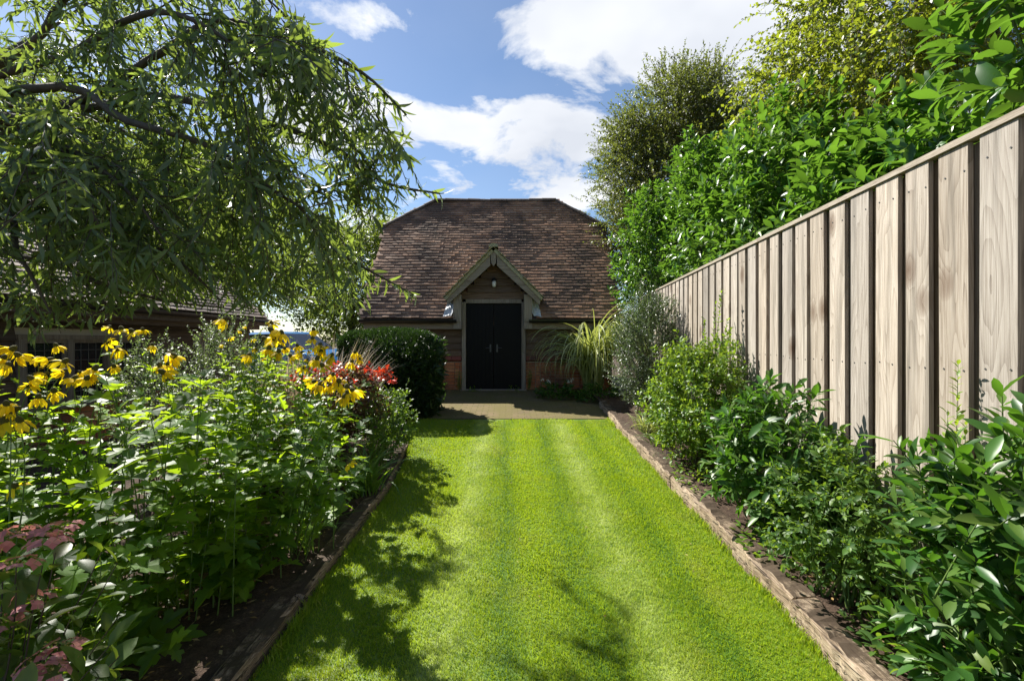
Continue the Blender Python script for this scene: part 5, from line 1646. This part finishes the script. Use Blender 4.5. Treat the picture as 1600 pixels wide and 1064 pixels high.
shrub('thin_stemmed_rose', (1.94, 2.65, gz(2.65) + 0.1), 0.50, (0.46, 0.62, 0.48), 'sparse rose bush with bare thorny stems and small leaves near the front', 'bush', 'rose', 300, 0.22, 13, 0.044, 0.023, OVAL, 'stem', keep=fence_keep, extra=ex_rose, r0=0.0028, up=0.5, grav=0.2)
shrub('laurel_bush', (2.12, 2.95, gz(2.95) + 0.1), 0.5, (0.2, 0.3, 0.42), 'small laurel against the fence behind the sparse rose', 'bush', 'laurel_dark', 80, 0.26, 10, 0.11, 0.04, LONGOVAL, 'stem', keep=fence_keep, group=GLR, up=0.9, ang=1.0, r0=0.004)
near_keep = lambda P: fence_keep(P) & (np.linalg.norm(P - np.array([0, 0, EYE]), axis=1) > 1.5)
shrub('laurel_bush', (2.0, 1.78, gz(1.78) + 0.1), 0.62, (0.44, 0.48, 0.78), 'large leaved glossy laurel nearest the viewer at the right edge', 'bush', 'laurel_dark', 200, 0.34, 13, 0.125, 0.043, LONGOVAL, 'stem', keep=near_keep, group=GLR, up=1.2, ang=1.0, r0=0.005)
sb = np.array([2.1, 2.2, gz(2.2) + 0.1])
t = thing('lime_shoot', sb, 'single upright lime green shoot in front of the fence boards', 'plant')
gl, gs_ = Geo(), Geo()
for q in [(1497, 568, 2.2), (1480, 640, 2.2), (1510, 660, 2.15)]:
    upright(gl, gs_, sb, [sb, sb * 0.5 + at(*q) * 0.5 + [0.01, 0, 0], at(*q)], 90 if q[1] < 600 else 50, 0.066, 0.026, OVAL, 0.9, 0.004, k=12)
gs_.build('stems', M['stem'], t, smooth=True); gl.build('foliage', M['lime'], t, smooth=True)


# ------------------------------------------------------------------ beyond the fence
def behind(P):
    return P[:, 0] > np.where(P[:, 2] < FZ + 0.04, bed_r_edge(P[:, 1]) + 0.12, bed_r_edge(P[:, 1]) - 0.10)


GH = 'laurels behind the fence'


def tall_laurel(y, ztop, zc, rad, xoff, label, n, L=0.13):
    b = (bed_r_edge(y) + xoff, y, gz(y))
    kp = behind if y < 9 else (lambda P: (P[:, 0] > 2.05) & ((P[:, 1] < 10.12) | (P[:, 0] > 2.6)) & ((P[:, 2] > FZ) | (P[:, 1] > 9.75) | (P[:, 0] > bed_r_edge(P[:, 1]) + 0.1)))
    shrub('tall_laurel', b, zc - gz(y), rad, label, 'bush', 'laurel', n, 0.42, 12, L, L * 0.41, LONGOVAL, 'stem', keep=kp, group=GH, up=1.1, ang=1.0, r0=0.005, fill=0.5, nstem=24)


tall_laurel(1.9, 4, 3.0, (0.85, 0.95, 1.25), 0.70, 'large leaved laurel rising over the fence at the top right corner', 420, 0.15)
tall_laurel(3.6, 4, 2.75, (0.85, 1.1, 0.95), 0.70, 'laurel over the fence below the yellowing branches', 520, 0.14)
tall_laurel(5.6, 5, 3.3, (0.95, 1.2, 1.5), 0.75, 'laurel over the fence in mid run with tall leafy shoots', 800)
tall_laurel(7.9, 6, 3.7, (1.05, 1.3, 1.85), 0.7, 'tall bright laurel over the far half of the fence', 900)
tall_laurel(9.8, 6, 3.3, (0.95, 1.0, 2.0), 0.02, 'laurel at the far fence end beside the barn roof', 620, 0.12)

tree('brown_tinged_tree', (4.4, 12.3, GB), 'fine leaved tree turning brown with bare top twigs beside the barn', (4.3, 12.3, 4.2), (4.65, 12.2, 5.6), (2.3, 1.8, 3.2), 'haw', 360, 28, 0.55, 18, 0.065, 0.042, SMALL, 0.11, clus_r=0.6, nlimb=26)
tree('yellowing_tree', (5.3, 6.2, gz(6.2)), 'tree with yellowing leaves arching over the laurels at the top right', (5.2, 6.2, 4.2), (4.75, 5.7, 5.3), (1.4, 1.5, 1.9), 'beech', 105, 24, 0.55, 20, 0.062, 0.044, SMALL, 0.10, clus_r=0.45, nlimb=26, grav=0.5, up=0.0)

GBK = 'background trees beyond the outbuilding'
tree('background_tree', (-8.5, 24, GB), 'yellow green tree showing between the hanging branches and barn roof', (-8.5, 24, 4), (-8.2, 24, 4.6), (3.6, 3.0, 3.6), 'fartree', 170, 26, 0.6, 10, 0.15, 0.10, SMALL, 0.2, GBK, clus_r=0.9)
tree('background_tree', (-16, 22, GB), 'broad green tree behind the outbuilding ridge', (-16, 22, 4), (-16, 22, 6), (4.5, 4, 4.5), 'fartree', 190, 26, 0.7, 10, 0.16, 0.11, SMALL, 0.25, GBK, clus_r=1.0)
tree('background_tree', (-13, 13.5, GB), 'leafy tree close behind the outbuilding roof', (-13, 13.5, 4), (-13, 13.5, 5), (3.2, 3, 3.4), 'fartree', 160, 26, 0.6, 10, 0.12, 0.08, SMALL, 0.2, GBK, clus_r=0.8)

# fallen leaves
g = Geo(); n = 220
x = R.uniform(-2.6, 2.1, n); y = R.uniform(7.7, 10.3, n)
P = np.stack([x, y, gz(y) + 0.014], -1)
a = R.uniform(0, 6.28, n)
leaves(g, P, np.stack([np.cos(a), np.sin(a), np.zeros(n)], -1), np.tile([0, 0, 1.0], (n, 1)) + R.normal(0, 0.25, (n, 3)), R.uniform(0.015, 0.035, n), R.uniform(0.01, 0.02, n), SMALL)
n = 1100
x = R.uniform(-3.0, -1.42, n); y = R.uniform(1.2, 4.5, n)
P = np.stack([x, y, gz(y) + 0.085], -1); a = R.uniform(0, 6.28, n)
leaves(g, P, np.stack([np.cos(a), np.sin(a), np.zeros(n)], -1), np.tile([0, 0, 1.0], (n, 1)) + R.normal(0, 0.3, (n, 3)), R.uniform(0.012, 0.05, n), R.uniform(0.006, 0.02, n), SMALL)
n = 70
y = R.uniform(2.0, 7.5, n); x = R.uniform(-1.1, 1.55, n)
P = np.stack([x, y, gz(y) + 0.03], -1); a = R.uniform(0, 6.28, n)
leaves(g, P, np.stack([np.cos(a), np.sin(a), np.zeros(n)], -1), np.tile([0, 0, 1.0], (n, 1)) + R.normal(0, 0.3, (n, 3)), R.uniform(0.015, 0.03, n), R.uniform(0.008, 0.016, n), SMALL)
n = 160
y = R.uniform(1.4, 5.5, n); x = R.uniform(1.84, 2.15, n)
P = np.stack([x, y, gz(y) + 0.13], -1); a = R.uniform(0, 6.28, n)
leaves(g, P, np.stack([np.cos(a), np.sin(a), np.zeros(n)], -1), np.tile([0, 0, 1.0], (n, 1)) + R.normal(0, 0.3, (n, 3)), R.uniform(0.02, 0.05, n), R.uniform(0.01, 0.025, n), SMALL)
tag(g.build('fallen_leaves', M['deadleaf']), 'scattered dry fallen leaves on the paving and bare soil', 'leaves', kind='stuff')
